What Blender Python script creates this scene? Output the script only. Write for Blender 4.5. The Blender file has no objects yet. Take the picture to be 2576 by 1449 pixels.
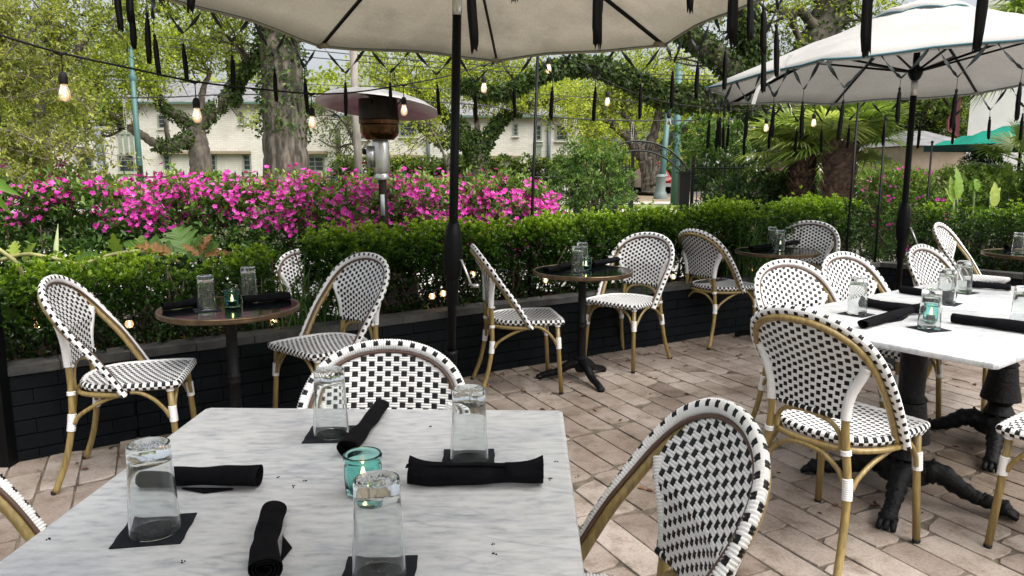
import bpy, math, random
import numpy as np
from mathutils import Vector, Matrix, noise as mnoise
R = math.radians
sc = bpy.context.scene
COL = sc.collection
# ------------------------------------------------------------------ camera, sky, sun, exposure
CAM = Vector((0.0, 0.0, 1.36)); PITCH = R(9.2); FPX = 1860.0
cd = bpy.data.cameras.new('camera'); cam = bpy.data.objects.new('camera', cd); COL.objects.link(cam)
cam.location = CAM; cam.rotation_euler = (R(90) - PITCH, 0, 0)
cd.sensor_width = 36.0; cd.lens = 36.0 * FPX / 2576.0; cd.clip_start = 0.02; cd.clip_end = 1500
sc.camera = cam
SUN_EL, SUN_AZ = R(58), R(130)            # azimuth measured from +Y towards +X
w = bpy.data.worlds.new('World'); sc.world = w; w.use_nodes = True
nt = w.node_tree; nt.nodes.clear()
sky = nt.nodes.new('ShaderNodeTexSky'); sky.sky_type = 'NISHITA'; sky.sun_disc = False
sky.sun_elevation = SUN_EL; sky.sun_rotation = SUN_AZ; sky.air_density = 1.0; sky.dust_density = 5.0; sky.ozone_density = 1.0
hs = nt.nodes.new('ShaderNodeHueSaturation'); hs.inputs['Saturation'].default_value = 0.30
bg = nt.nodes.new('ShaderNodeBackground'); bg.inputs['Strength'].default_value = 0.105
wo = nt.nodes.new('ShaderNodeOutputWorld')
nt.links.new(sky.outputs[0], hs.inputs['Color']); nt.links.new(hs.outputs[0], bg.inputs['Color']); nt.links.new(bg.outputs[0], wo.inputs[0])
sd = bpy.data.lights.new('sun', 'SUN'); sun = bpy.data.objects.new('sun', sd); COL.objects.link(sun)
sd.energy = 2.3; sd.angle = R(75); sd.color = (1.0, 0.95, 0.87)
_d = Vector((math.sin(SUN_AZ) * math.cos(SUN_EL), math.cos(SUN_AZ) * math.cos(SUN_EL), math.sin(SUN_EL)))
sun.rotation_euler = _d.to_track_quat('Z', 'Y').to_euler()
sc.view_settings.view_transform = 'Standard'; sc.view_settings.look = 'None'
sc.view_settings.gamma = 1.0; sc.view_settings.use_curve_mapping = False
sc.view_settings.exposure = 1.15
cy = sc.cycles
cy.max_bounces = 8; cy.diffuse_bounces = 3; cy.glossy_bounces = 3; cy.transmission_bounces = 8; cy.transparent_max_bounces = 8
cy.caustics_reflective = False; cy.caustics_refractive = False; cy.use_denoising = True
cy.sample_clamp_indirect = 6.0
# ------------------------------------------------------------------ helpers
def dep(px, py, opt):
    """point seen at photo position (px,py) (2576-wide frame) at a given distance in front"""
    c, s = math.cos(PITCH), math.sin(PITCH)
    x = (px - 1288) / FPX * opt; v = (724.5 - py) / FPX * opt
    return Vector((x, opt * c + v * s, CAM.z - opt * s + v * c))
def at(px, py, z=0.0):
    d = dep(px, py, 1.0) - CAM
    return CAM + d * ((z - CAM.z) / d.z)

def N(nt, t, **kw):
    n = nt.nodes.new(t)
    for k, v in kw.items():
        if k in n.inputs.keys(): n.inputs[k].default_value = v
        else: setattr(n, k, v)
    return n
def newmat(name):
    m = bpy.data.materials.new(name); m.use_nodes = True; nt = m.node_tree
    b = nt.nodes['Principled BSDF']
    return m, nt, b
def c4(c): return (c[0], c[1], c[2], 1.0)
def ramp(nt, src, stops):
    r = nt.nodes.new('ShaderNodeValToRGB'); e = r.color_ramp.elements
    while len(e) < len(stops): e.new(0.5)
    for i, (p, c) in enumerate(stops): e[i].position = p; e[i].color = c4(c)
    nt.links.new(src, r.inputs[0]); return r.outputs[0]
def objco(nt, scale=(1, 1, 1), rot=(0, 0, 0), world=False):
    if world:
        t = nt.nodes.new('ShaderNodeNewGeometry').outputs['Position']
    else:
        t = nt.nodes.new('ShaderNodeTexCoord').outputs['Object']
    mp = nt.nodes.new('ShaderNodeMapping'); mp.inputs['Scale'].default_value = scale; mp.inputs['Rotation'].default_value = rot
    nt.links.new(t, mp.inputs[0]); return mp.outputs[0]
def noisy(name, ca, cb, scale=8, rough=0.5, metal=0.0, bump=0.0, bscale=None, stretch=(1, 1, 1), detail=5, world=False, pos=(0.35, 0.65), spec=0.5, rot=(0,0,0)):
    m, nt, b = newmat(name)
    co = objco(nt, stretch, rot, world)
    n = N(nt, 'ShaderNodeTexNoise', Scale=scale, Detail=detail, Roughness=0.6); nt.links.new(co, n.inputs['Vector'])
    nt.links.new(ramp(nt, n.outputs['Fac'], [(pos[0], ca), (pos[1], cb)]), b.inputs['Base Color'])
    b.inputs['Roughness'].default_value = rough; b.inputs['Metallic'].default_value = metal
    b.inputs['Specular IOR Level'].default_value = spec
    if bump:
        n2 = N(nt, 'ShaderNodeTexNoise', Scale=bscale or scale * 3, Detail=6, Roughness=0.65); nt.links.new(co, n2.inputs['Vector'])
        bp = N(nt, 'ShaderNodeBump', Strength=bump, Distance=0.01); nt.links.new(n2.outputs['Fac'], bp.inputs['Height'])
        nt.links.new(bp.outputs[0], b.inputs['Normal'])
    return m
def plain(name, c, rough=0.5, metal=0.0, spec=0.5):
    return noisy(name, [x * 0.88 for x in c], [min(1, x * 1.1) for x in c], 6, rough, metal, spec=spec)
def leafmat(name, stops, rough=0.45, trans=0.35, tcol=1.35):
    m, nt, b = newmat(name)
    a = N(nt, 'ShaderNodeAttribute', attribute_name='r')
    col = ramp(nt, a.outputs['Fac'], stops)
    nt.links.new(col, b.inputs['Base Color']); b.inputs['Roughness'].default_value = rough
    b.inputs['Specular IOR Level'].default_value = 0.35
    tr = nt.nodes.new('ShaderNodeBsdfTranslucent')
    mu = N(nt, 'ShaderNodeMixRGB', blend_type='MULTIPLY'); mu.inputs[0].default_value = 1.0
    nt.links.new(col, mu.inputs[1]); mu.inputs[2].default_value = (tcol * 1.1, tcol * 1.15, tcol * 0.55, 1)
    nt.links.new(mu.outputs[0], tr.inputs[0])
    mx = nt.nodes.new('ShaderNodeMixShader'); mx.inputs[0].default_value = trans
    nt.links.new(b.outputs[0], mx.inputs[1]); nt.links.new(tr.outputs[0], mx.inputs[2])
    nt.links.new(mx.outputs[0], nt.nodes['Material Output'].inputs[0])
    return m

class MB:
    def __init__(s): s.v = []; s.f = []; s.m = []; s.r = None
    def add(s, vs, fs, mi=0):
        o = len(s.v); s.v.extend([tuple(v) for v in vs])
        if isinstance(mi, int): mi = [mi] * len(fs)
        for f, k in zip(fs, mi): s.f.append([i + o for i in f]); s.m.append(k)
        return s
    def box(s, c, h, mi=0, rot=0.0):
        """centre, half sizes, rotation about z"""
        ca, sa = math.cos(rot), math.sin(rot); vs = []
        for z in (-1, 1):
            for x, y in ((-1, -1), (1, -1), (1, 1), (-1, 1)):
                X, Y = x * h[0], y * h[1]
                vs.append((c[0] + X * ca - Y * sa, c[1] + X * sa + Y * ca, c[2] + z * h[2]))
        return s.add(vs, [[3, 2, 1, 0], [4, 5, 6, 7], [0, 1, 5, 4], [1, 2, 6, 5], [2, 3, 7, 6], [3, 0, 4, 7]], mi)
    def tube(s, pts, r, n=10, mi=0, caps=True, ref=None, ab=None):
        pts = [Vector(p) for p in pts]; L = len(pts)
        if not hasattr(r, '__len__'): r = [r] * L
        vs = []; prev = None
        for i, p in enumerate(pts):
            T = (pts[min(i + 1, L - 1)] - pts[max(i - 1, 0)])
            if T.length < 1e-9: T = Vector((0, 0, 1))
            T.normalize()
            q = Vector(ref) if ref is not None else (prev if prev is not None else (Vector((1, 0, 0)) if abs(T.x) < 0.8 else Vector((0, 1, 0))))
            a = q - T * q.dot(T)
            if a.length < 1e-6: a = T.orthogonal()
            a.normalize(); b = T.cross(a); prev = a
            k = ab or (1, 1)
            for j in range(n):
                t = 2 * math.pi * j / n
                vs.append(p + a * (math.cos(t) * r[i] * k[0]) + b * (math.sin(t) * r[i] * k[1]))
        fs = [[i * n + j, i * n + (j + 1) % n, (i + 1) * n + (j + 1) % n, (i + 1) * n + j] for i in range(L - 1) for j in range(n)]
        if caps: fs += [list(range(n))[::-1], [(L - 1) * n + j for j in range(n)]]
        return s.add(vs, fs, mi)
    def lathe(s, prof, n=24, mi=0, c=(0, 0, 0), caps=False):
        vs = [(c[0] + r * math.cos(2 * math.pi * j / n), c[1] + r * math.sin(2 * math.pi * j / n), c[2] + z) for r, z in prof for j in range(n)]
        L = len(prof)
        fs = [[i * n + j, i * n + (j + 1) % n, (i + 1) * n + (j + 1) % n, (i + 1) * n + j] for i in range(L - 1) for j in range(n)]
        if caps: fs += [list(range(n))[::-1], [(L - 1) * n + j for j in range(n)]]
        return s.add(vs, fs, mi)
    def wrap(s, pts, a, b, refs, strand, pattern, n=12, bulge=0.80):
        """a core wrapped by strands: one raised ring per strand; pattern(k, degrees) -> material"""
        P, T, Q = resample(pts, refs, strand); L = len(P)
        base = len(s.v); rings = []
        for k in range(L - 1):
            rings.append((k, 0.0, bulge, k)); rings.append((k, 0.3, 1.0, k)); rings.append((k, 0.7, 1.0, k))
        rings.append((L - 2, 1.0, bulge, L - 2))
        ang = [2 * math.pi * j / n for j in range(n)]
        for k, t, sc_, _ in rings:
            p = P[k].lerp(P[k + 1], t); q = Q[k].lerp(Q[k + 1], t); tt = T[k].lerp(T[k + 1], t).normalized()
            n1 = (q - tt * q.dot(tt)).normalized(); n2 = tt.cross(n1)
            for x in ang: s.v.append(tuple(p + n1 * (a * sc_ * math.cos(x)) + n2 * (b * sc_ * math.sin(x))))
        for i in range(len(rings) - 1):
            k = rings[i][3]
            for j in range(n):
                s.f.append([base + i * n + j, base + i * n + (j + 1) % n, base + (i + 1) * n + (j + 1) % n, base + (i + 1) * n + j])
                d = (j + 0.5) * 360 / n
                s.m.append(pattern(k, d if d <= 180 else d - 360))
        s.f.append([base + j for j in range(n)][::-1]); s.m.append(0)
        s.f.append([base + (len(rings) - 1) * n + j for j in range(n)]); s.m.append(0)
        return s
    def mesh(s, name, mats, smooth=True):
        me = bpy.data.meshes.new(name); me.from_pydata(s.v, [], s.f)
        for m in (mats if isinstance(mats, (list, tuple)) else [mats]): me.materials.append(m)
        me.polygons.foreach_set('material_index', s.m)
        me.polygons.foreach_set('use_smooth', [smooth] * len(s.f))
        if s.r is not None:
            at_ = me.attributes.new('r', 'FLOAT', 'FACE'); at_.data.foreach_set('value', s.r)
        me.update(); return me
    def build(s, name, mats, parent=None, smooth=True, loc=None, auto=None):
        me = s.mesh(name, mats, smooth)
        if auto is not None:
            try: me.set_sharp_from_angle(angle=R(auto))
            except Exception: pass
        o = bpy.data.objects.new(name, me); COL.objects.link(o)
        if parent is not None: o.parent = parent
        if loc is not None: o.location = loc
        return o
def resample(pts, refs, step):
    P = [Vector(p) for p in pts]; Rf = [Vector(q) for q in refs]
    d = [0.0]
    for i in range(1, len(P)): d.append(d[-1] + (P[i] - P[i - 1]).length)
    n = max(2, int(round(d[-1] / step))); out = []; ro = []
    j = 0
    for k in range(n + 1):
        t = d[-1] * k / n
        while j < len(P) - 2 and d[j + 1] < t: j += 1
        u = (t - d[j]) / max(1e-9, d[j + 1] - d[j])
        out.append(P[j].lerp(P[j + 1], u)); ro.append(Rf[j].lerp(Rf[j + 1], u))
    T = [(out[min(i + 1, n)] - out[max(i - 1, 0)]).normalized() for i in range(n + 1)]
    return out, T, ro
def spline(pts, n=8):
    """Catmull-Rom through points"""
    P = [Vector(p) for p in pts]
    Q = [P[0] * 2 - P[1]] + P + [P[-1] * 2 - P[-2]]
    out = []
    for i in range(1, len(Q) - 2):
        for k in range(n):
            t = k / n
            out.append(0.5 * ((2 * Q[i]) + (Q[i + 1] - Q[i - 1]) * t + (2 * Q[i - 1] - 5 * Q[i] + 4 * Q[i + 1] - Q[i + 2]) * t * t + (3 * Q[i] - Q[i - 1] - 3 * Q[i + 1] + Q[i + 2]) * t ** 3))
    out.append(P[-1]); return out
def interp(x, xs, ys):
    return float(np.interp(x, xs, ys))
def thing(name, label, cat, loc=(0, 0, 0), rz=0.0, group=None):
    o = bpy.data.objects.new(name, None); COL.objects.link(o); o.location = loc; o.rotation_euler = (0, 0, rz)
    o.empty_display_size = 0.1
    return tag(o, label, cat, group)
def tag(o, label=None, cat=None, group=None, kind=None):
    if label: o['label'] = label
    if cat: o['category'] = cat
    if group: o['group'] = group
    if kind: o['kind'] = kind
    return o
def kids(o): return [c for c in bpy.data.objects if c.parent is o]
def copy_tree(o, parent=None, tree=None):
    c = o.copy(); COL.objects.link(c)
    if parent is not None: c.parent = parent
    for ch in kids(o): copy_tree(ch, c)
    return c
def fcopy(root, loc, rz, label, group=None, cmap={}):
    if root.name not in cmap:
        k1 = kids(root); cmap[root.name] = [(a, kids(a)) for a in k1]
    c = root.copy(); COL.objects.link(c); c.location = loc; c.rotation_euler = (0, 0, rz); c['label'] = label
    if group: c['group'] = group
    for a, subs in cmap[root.name]:
        ca = a.copy(); COL.objects.link(ca); ca.parent = c
        for b in subs:
            cb = b.copy(); COL.objects.link(cb); cb.parent = ca
    return c

# numpy leaf builder -------------------------------------------------
def leaves_mesh(name, P, D, Nn, L, W, r, mat, fold=0.18, parent=None, six=False):
    P = np.asarray(P, float); D = np.asarray(D, float); Nn = np.asarray(Nn, float)
    n = len(P); D /= np.linalg.norm(D, axis=1, keepdims=True) + 1e-9
    S = np.cross(D, Nn); S /= np.linalg.norm(S, axis=1, keepdims=True) + 1e-9
    U = np.cross(S, D)
    L = np.broadcast_to(np.asarray(L, float), (n,))[:, None]; W = np.broadcast_to(np.asarray(W, float), (n,))[:, None]
    if not six:
        V = np.stack([P, P + D * L * .48 + S * W * .5 + U * W * fold, P + D * L - U * L * .10, P + D * L * .48 - S * W * .5 + U * W * fold], 1)
        tri = np.array([[0, 1, 2], [0, 2, 3]]); k = 4
    else:
        V = np.stack([P, P + D * L * .28 + S * W * .42 + U * W * fold, P + D * L * .68 + S * W * .40 + U * W * fold, P + D * L - U * L * .12,
                      P + D * L * .68 - S * W * .40 + U * W * fold, P + D * L * .28 - S * W * .42 + U * W * fold], 1)
        tri = np.array([[0, 1, 2], [0, 2, 3], [0, 3, 4], [0, 4, 5]]); k = 6
    F = (np.arange(n)[:, None, None] * k + tri[None]).reshape(-1, 3)
    me = bpy.data.meshes.new(name); nv = n * k; nf = len(F)
    me.vertices.add(nv); me.vertices.foreach_set('co', V.reshape(-1).astype(np.float32))
    me.loops.add(nf * 3); me.loops.foreach_set('vertex_index', F.reshape(-1).astype(np.int32))
    me.polygons.add(nf); me.polygons.foreach_set('loop_start', (np.arange(nf) * 3).astype(np.int32))
    try: me.polygons.foreach_set('loop_total', np.full(nf, 3, np.int32))
    except Exception: pass
    me.update(calc_edges=True)
    a = me.attributes.new('r', 'FLOAT', 'FACE'); a.data.foreach_set('value', np.repeat(np.asarray(r, np.float32), len(tri)))
    me.materials.append(mat)
    o = bpy.data.objects.new(name, me); COL.objects.link(o)
    if parent is not None: o.parent = parent
    return o
def rdir(rng, n):
    v = rng.normal(size=(n, 3)); return v / (np.linalg.norm(v, axis=1, keepdims=True) + 1e-9)
def clusters(rng, C, O, per, spread, L, W, up=0.25, rbase=None, rvar=0.25):
    """leaves in tufts: C tuft centres, O tuft outward directions"""
    n = len(C); C = np.repeat(C, per, 0); O = np.repeat(O, per, 0)
    d = rdir(rng, n * per) * 0.9 + O * 0.75; d[:, 2] += up
    nn = rdir(rng, n * per) * 0.55 + O * 0.2; nn[:, 2] += 0.9
    p = C + rdir(rng, n * per) * spread * rng.random((n * per, 1))
    s = rng.uniform(.65, 1.2, n * per)
    rb = np.repeat(rbase if rbase is not None else rng.random(n), per)
    r = np.clip(rb + rng.normal(size=n * per) * rvar, 0, 1)
    return p, d, nn, L * s, W * s, r
# ------------------------------------------------------------------ materials
M = {}
M['white'] = noisy('white_strand', (.76, .76, .76), (.84, .84, .85), 9, .38, world=True)
M['black'] = plain('black_strand', (.004, .004, .005), .34, spec=.3)
M['bamboo'] = noisy('bamboo_tube', (.185, .130, .045), (.33, .24, .088), 14, .34, stretch=(6, 6, .7), spec=.6)
M['trim'] = plain('brown_trim', (.085, .045, .032), .45)
M['rubber'] = plain('rubber', (.008, .008, .008), .7, spec=.3)
M['iron'] = noisy('cast_iron', (.0025, .0025, .003), (.006, .0065, .0075), 20, .42, bump=.8, bscale=45, spec=.2)
M['pole'] = plain('black_pole', (.0025, .003, .0035), .42, spec=.14)
M['cloth'] = noisy('black_napkin', (.003, .003, .004), (.006, .006, .0075), 30, .92, bump=.35, bscale=420, spec=.08)
M['coaster'] = noisy('slate_coaster', (.012, .014, .018), (.019, .021, .027), 40, .85, bump=.3, bscale=300, spec=.12)
M['chrome'] = plain('chrome', (.62, .62, .62), .32, .85)
M['teal_trim'] = plain('teal_piping', (.05, .14, .17), .7)
M['tassel'] = plain('black_tassel', (.003, .003, .0035), .45, spec=.2)
M['ribbon'] = plain('ribbon', (.013, .020, .022), .6)
def marble():
    m, nt, b = newmat('white_marble')
    co = objco(nt, (1, 1, 1))
    def nz(scale, detail, stretch, rot=0.5, rough=.62, dist=0.0):
        mp = nt.nodes.new('ShaderNodeMapping'); mp.inputs['Scale'].default_value = stretch; mp.inputs['Rotation'].default_value = (0, 0, rot)
        nt.links.new(co, mp.inputs[0])
        n = N(nt, 'ShaderNodeTexNoise', Scale=scale, Detail=detail, Roughness=rough, Distortion=dist); nt.links.new(mp.outputs[0], n.inputs['Vector']); return n.outputs['Fac']
    a = ramp(nt, nz(26, 9, (.8, 2.4, 1), -.12), [(.30, (.32, .34, .365)), (.46, (.50, .51, .52)), (.60, (.575, .583, .59))])
    bb = ramp(nt, nz(3.2, 7, (1, 2.4, 1), -.35, .6, .4), [(.34, (.78, .80, .84)), (.50, (1, 1, 1))])
    cc = ramp(nt, nz(1.5, 4, (.6, 1.8, 1), .15, .6, .5), [(.490, (1, 1, 1)), (.50, (.76, .77, .82)), (.510, (1, 1, 1))])
    dd = ramp(nt, nz(26, 3, (1, 1, 1), 0, .5), [(.70, (1, 1, 1)), (.80, (.93, .88, .78))])
    cur = a
    for x in (bb, cc, dd):
        mu = N(nt, 'ShaderNodeMixRGB', blend_type='MULTIPLY'); mu.inputs[0].default_value = .85
        nt.links.new(cur, mu.inputs[1]); nt.links.new(x, mu.inputs[2]); cur = mu.outputs[0]
    nt.links.new(cur, b.inputs['Base Color']); b.inputs['Roughness'].default_value = .30; b.inputs['Specular IOR Level'].default_value = .35
    return m
M['marble'] = marble()
def glassmat(name, col, ior=1.45, rough=0.02):
    m, nt, b = newmat(name)
    b.inputs['Base Color'].default_value = c4(col); b.inputs['Roughness'].default_value = rough
    b.inputs['Transmission Weight'].default_value = 1.0; b.inputs['IOR'].default_value = ior
    return m
M['glass'] = glassmat('clear_glass', (.96, .985, .98), 1.36, .05)
_n = M['glass'].node_tree; _b = _n.nodes['Principled BSDF']; _d = _n.nodes.new('ShaderNodeBsdfDiffuse'); _d.inputs[0].default_value = (.88, .93, .94, 1); _t = _n.nodes.new('ShaderNodeBsdfTranslucent'); _t.inputs[0].default_value = (.80, .85, .86, 1)
_a = _n.nodes.new('ShaderNodeMixShader'); _n.links.new(_d.outputs[0], _a.inputs[1]); _n.links.new(_t.outputs[0], _a.inputs[2]); _x = _n.nodes.new('ShaderNodeMixShader'); _x.inputs[0].default_value = .04
_n.links.new(_b.outputs[0], _x.inputs[1]); _n.links.new(_a.outputs[0], _x.inputs[2]); _n.links.new(_x.outputs[0], _n.nodes['Material Output'].inputs[0])
M['teal_glass'] = glassmat('teal_glass', (.50, .92, .86), 1.25, .10)
def emit(name, col, s):
    m, nt, b = newmat(name); b.inputs['Emission Color'].default_value = c4(col); b.inputs['Emission Strength'].default_value = s
    b.inputs['Base Color'].default_value = c4(col); return m
M['flame'] = emit('candle_flame', (1.0, .55, .22), 5)
M['candle'] = plain('candle_wax', (.62, .72, .68), .5)
M['filament'] = emit('filament', (1.0, .58, .22), 22)
M['bulb'] = emit('lit_bulb', (1.0, .62, .32), .22)
M['bulb'].node_tree.nodes['Principled BSDF'].inputs['Transmission Weight'].default_value = 1.0
M['bulb'].node_tree.nodes['Principled BSDF'].inputs['Base Color'].default_value = (.95, .85, .7, 1)
M['bulb'].node_tree.nodes['Principled BSDF'].inputs['Roughness'].default_value = .05
M['bulb_off'] = glassmat('unlit_bulb', (.9, .9, .88), 1.3, .03)

# ------------------------------------------------------------------ bistro chair
HOOP = [(.226, .005, .415), (.233, -.045, .50), (.240, -.110, .60), (.243, -.175, .685), (.232, -.225, .755), (.198, -.268, .815), (.140, -.298, .855), (.072, -.312, .876), (0, -.317, .882)]
HOOP = HOOP + [(-x, y, z) for x, y, z in HOOP[-2::-1]]
UPR = [(.200, -.305, 0.0), (.182, -.255, .14), (.168, -.225, .30), (.150, -.222, .44), (.144, -.226, .54), (.155, -.226, .62), (.188, -.224, .69), (.206, -.228, .72)]
def weave(mb, S, s0, s1, row, hw, pitch, taper, amp=.0028, side=1):
    nr = int(round((s1 - s0) / row)); rh = (s1 - s0) / nr
    ends = [(0.0, .25), (.10, .85), (.5, 1.0), (.90, .85), (1.0, .25)]
    for j in range(nr):
        sa = s0 + j * rh; sm = sa + rh / 2; w_ = hw(sm); t = taper(sm)
        K = int(w_ / (pitch * t)) + 2
        for k in range(-K, K + 1):
            c = (k + (0.5 if j % 2 else 0.0)) * pitch
            bx0, bx1 = (c - pitch * .175) * t, (c + pitch * .175) * t
            wx0, wx1 = (c + pitch * .175) * t, (c + pitch * .825) * t
            a, b = max(bx0, -w_), min(bx1, w_)
            if b - a > 1e-4:                      # black vertical strips showing
                vs = []
                for q in range(5):
                    x = a + (b - a) * q / 4; h = (.35, .95, .6, .95, .35)[q] * amp
                    for ss in (sa - rh * .02, sa + rh * 1.02):
                        p, n = S(x, ss); vs.append(p + n * (h * side))
                mb.add(vs, [[2 * q, 2 * q + 2, 2 * q + 3, 2 * q + 1] for q in range(4)], 1)
            a, b = max(wx0, -w_), min(wx1, w_)
            if b - a > 1e-3:
                for st in range(2):
                    y0 = sa + rh * (st / 2 + .01); y1 = sa + rh * ((st + 1) / 2 - .01); vs = []
                    for e, g in ends:
                        x = a + (b - a) * e
                        for yy, hh in ((y0, -.3), (y0 * .72 + y1 * .28, .75), (y0 * .28 + y1 * .72, .75), (y1, -.3)):
                            p, n = S(x, yy); vs.append(p + n * (hh * g * amp * side + amp * .25 * side))
                    mb.add(vs, [[4 * q + u, 4 * q + 4 + u, 4 * q + 5 + u, 4 * q + 1 + u] for q in range(4) for u in range(3)], 0)
def chair_proto():
    t = thing('bistro_chair', 'x', 'chair')
    WB = [M['white'], M['black']]
    # seat
    ys = np.array([-.205, -.195, -.17, -.12, -.06, .0, .08, .15, .185, .205]); ws = np.array([.03, .085, .135, .178, .198, .205, .208, .208, .200, .180])
    hw = lambda s: float(np.interp(s, ys, ws))
    def SS(x, s):
        r2 = (x / .21) ** 2 + ((s) / .21) ** 2
        z = .453 - .010 * max(0.0, 1 - r2)
        return Vector((x, s, z)), Vector((0, 0, 1))
    mb = MB(); weave(mb, SS, -.203, .203, .0135, lambda s: hw(s) + .004, .050, lambda s: 1.0, .0034)
    def SB(x, s): return Vector((x, s, .438)), Vector((0, 0, -1))
    weave(mb, SB, -.203, .203, .0135, lambda s: hw(s) + .004, .050, lambda s: 1.0, .0016)
    seat = mb.build('seat', WB, t)
    out = [(w_, y) for y, w_ in zip(ys, ws)]
    ring = spline([Vector((x, y, .446)) for x, y in out] + [Vector((0, .207, .446))] + [Vector((-x, y, .446)) for x, y in out[::-1]] + [Vector((0, -.207, .446)), Vector((.03, -.205, .446))], 6)
    mb = MB(); mb.wrap(ring, .013, .0165, [Vector((p.x, p.y, 0)) for p in ring], .0075, lambda k, d: 1 if (k % 4 in (2, 3) and -10 < d < 70) or (k % 4 in (0, 1) and -80 < d < -10) else 0, 12)
    mb.build('seat_rim', WB, seat)
    mb = MB(); rr = [Vector((x * 1.0, y, .420)) for x, y in [(.222, .01), (.212, -.07), (.19, -.13), (.15, -.185), (.09, -.215), (0, -.224)]]
    rr = spline(rr + [Vector((-p.x, p.y, p.z)) for p in rr[-2::-1]], 5); mb.tube(rr, .0105, 10)
    mb.build('seat_frame', M['bamboo'], t)
    # back panel
    zz = [.50, .69, .76, .82, .86, .882]; yy = [-.208, -.208, -.240, -.275, -.300, -.312]
    zl = [.50, .545, .62, .665, .70, .755, .815, .855, .876, .884]; wl = [.162, .160, .168, .178, .214, .208, .176, .120, .060, .0]
    def SP(side):
        def f(x, s):
            z = s; y = interp(z, zz, yy); dz = .01; dy = (interp(z + dz, zz, yy) - y) / dz
            n = Vector((0, 1, -dy)).normalized()
            g = 1 - min(1, (x / .22) ** 2)
            y -= .030 * g * min(1.0, (z - .40) / .25) * (1 - max(0, (z - .80) / .085) * .8)
            n = Vector((-.25 * x / .22, 1, -dy)).normalized()
            return Vector((x, y, z)) + n * (.0035 * side), n
        return f
    tp = lambda s: interp(s, [.52, .72, .9], [.78, 1.0, 1.04])
    hwp = lambda s: max(0.0, interp(s, zl, wl) - .004)
    mb = MB(); weave(mb, SP(1), .542, .878, .0138, hwp, .0500, tp, .0038, 1)
    weave(mb, SP(-1), .542, .878, .0138, hwp, .0500, tp, .0034, -1)
    mb.build('back_panel', WB, t)
    mb = MB(); pr = [Vector((x, -.208 - .026 * (1 - (x / .15) ** 2), .538)) for x in np.linspace(-.146, .146, 13)]
    mb.wrap(pr, .010, .010, [Vector((0, 0, 1))] * 13, .0062, lambda k, d: 0 if k % 8 in (0, 4) else 1, 10)
    mb.build('bottom_rail', WB, t)
    # hoop: bamboo tube, brown trim, woven band
    hp = spline(HOOP, 8)
    def refs(P): return [Vector((p.x * (1 if p.z < .80 else 1), 0, max(0.0, p.z - .62) * 1.15)) for p in P]
    def shift(P, o, f):
        out = []; rf = refs(P)
        for i, p in enumerate(P):
            T = (P[min(i + 1, len(P) - 1)] - P[max(i - 1, 0)]).normalized(); n1 = (rf[i] - T * rf[i].dot(T)).normalized(); n2 = T.cross(n1)
            out.append(p + n1 * o + n2 * f)
        return out
    mb = MB(); mb.tube(shift(hp, -.019, -.009), .0122, 12); hoop = mb.build('hoop_tube', M['bamboo'], t)
    mb = MB(); mb.tube(shift(hp, -.0145, .0065), .0058, 8); mb.build('hoop_trim', M['trim'], t)
    bp = shift(hp, .006, .001)
    mb = MB(); mb.wrap(bp, .0175, .0135, refs(bp), .0077, lambda k, d: 1 if (k % 5 in (3, 4) and 15 < d < 90) or (k % 5 in (0, 1) and -75 < d < 0) or (k % 5 in (3, 4) and -165 < d < -100) else 0, 12)
    mb.build('woven_band', WB, t)
    # legs
    for sx in (1, -1):
        P = spline([(x * sx, y, z) for x, y, z in UPR], 5)
        mb = MB(); mb.tube(P, .0135, 12); leg = mb.build('leg', M['bamboo'], t)
        mb = MB(); mb.lathe([(.0142, 0), (.0145, .002), (.0145, .012), (.012, .0125)], 12, 0, (UPR[0][0] * sx, UPR[0][1] - .001, 0), True); mb.build('foot_cap', M['rubber'], leg)
        for z0, z1, r_ in ((.535, .728, .0175), (.262, .335, .0178), (.412, .430, .018)):
            zs = np.linspace(z0, z1, 7); q = [Vector((interp(z, [p.z for p in P], [p.x for p in P]), interp(z, [p.z for p in P], [p.y for p in P]), z)) for z in zs]
            mb = MB(); mb.wrap(q, r_, r_, [Vector((0, 1, .1))] * len(q), .0072, lambda k, d: 0, 10, .86); mb.build('wrapping', WB, leg)
        F = [Vector((.183 * sx, .172, .437)), Vector((.187 * sx, .178, .30)), Vector((.202 * sx, .196, .0))]
        mb = MB(); mb.tube(F, .0135, 12); leg = mb.build('leg', M['bamboo'], t)
        mb = MB(); mb.lathe([(.0142, 0), (.0145, .002), (.0145, .012), (.012, .0125)], 12, 0, (F[2].x, F[2].y, 0), True); mb.build('foot_cap', M['rubber'], leg)
        for t0, t1 in ((.20, .36), (.0, .05)):
            mb = MB(); a = F[0].lerp(F[2], t1); b = F[0].lerp(F[2], t0); mb.wrap([b, a], .0185, .0175, [Vector((1, 0, 0))] * 2, .0072, lambda k, d: 0, 10, .86)
            mb.build('wrapping', WB, leg)
        # braces: front to leg, side front, side rear
        for pts in ([(.055 * sx, .185, .425), (.10 * sx, .185, .420), (.145 * sx, .185, .385), (.170 * sx, .182, .335), (.176 * sx, .184, .30)],
                    [(.205 * sx, .02, .425), (.203 * sx, .06, .418), (.200 * sx, .11, .385), (.196 * sx, .15, .335), (.192 * sx, .166, .30)],
                    [(.205 * sx, -.02, .415), (.200 * sx, -.07, .400), (.188 * sx, -.13, .370), (.180 * sx, -.19, .330), (.176 * sx, -.212, .295)]):
            mb = MB(); mb.tube(spline(pts, 5), .0088, 8); mb.build('brace', M['bamboo'], t)
    mb = MB(); mb.tube(spline([(-.152, -.222, .30), (-.135, -.222, .345), (-.075, -.228, .395), (0, -.232, .408), (.075, -.228, .395), (.135, -.222, .345), (.152, -.222, .30)], 5), .0088, 8); mb.build('brace', M['bamboo'], t)
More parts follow.
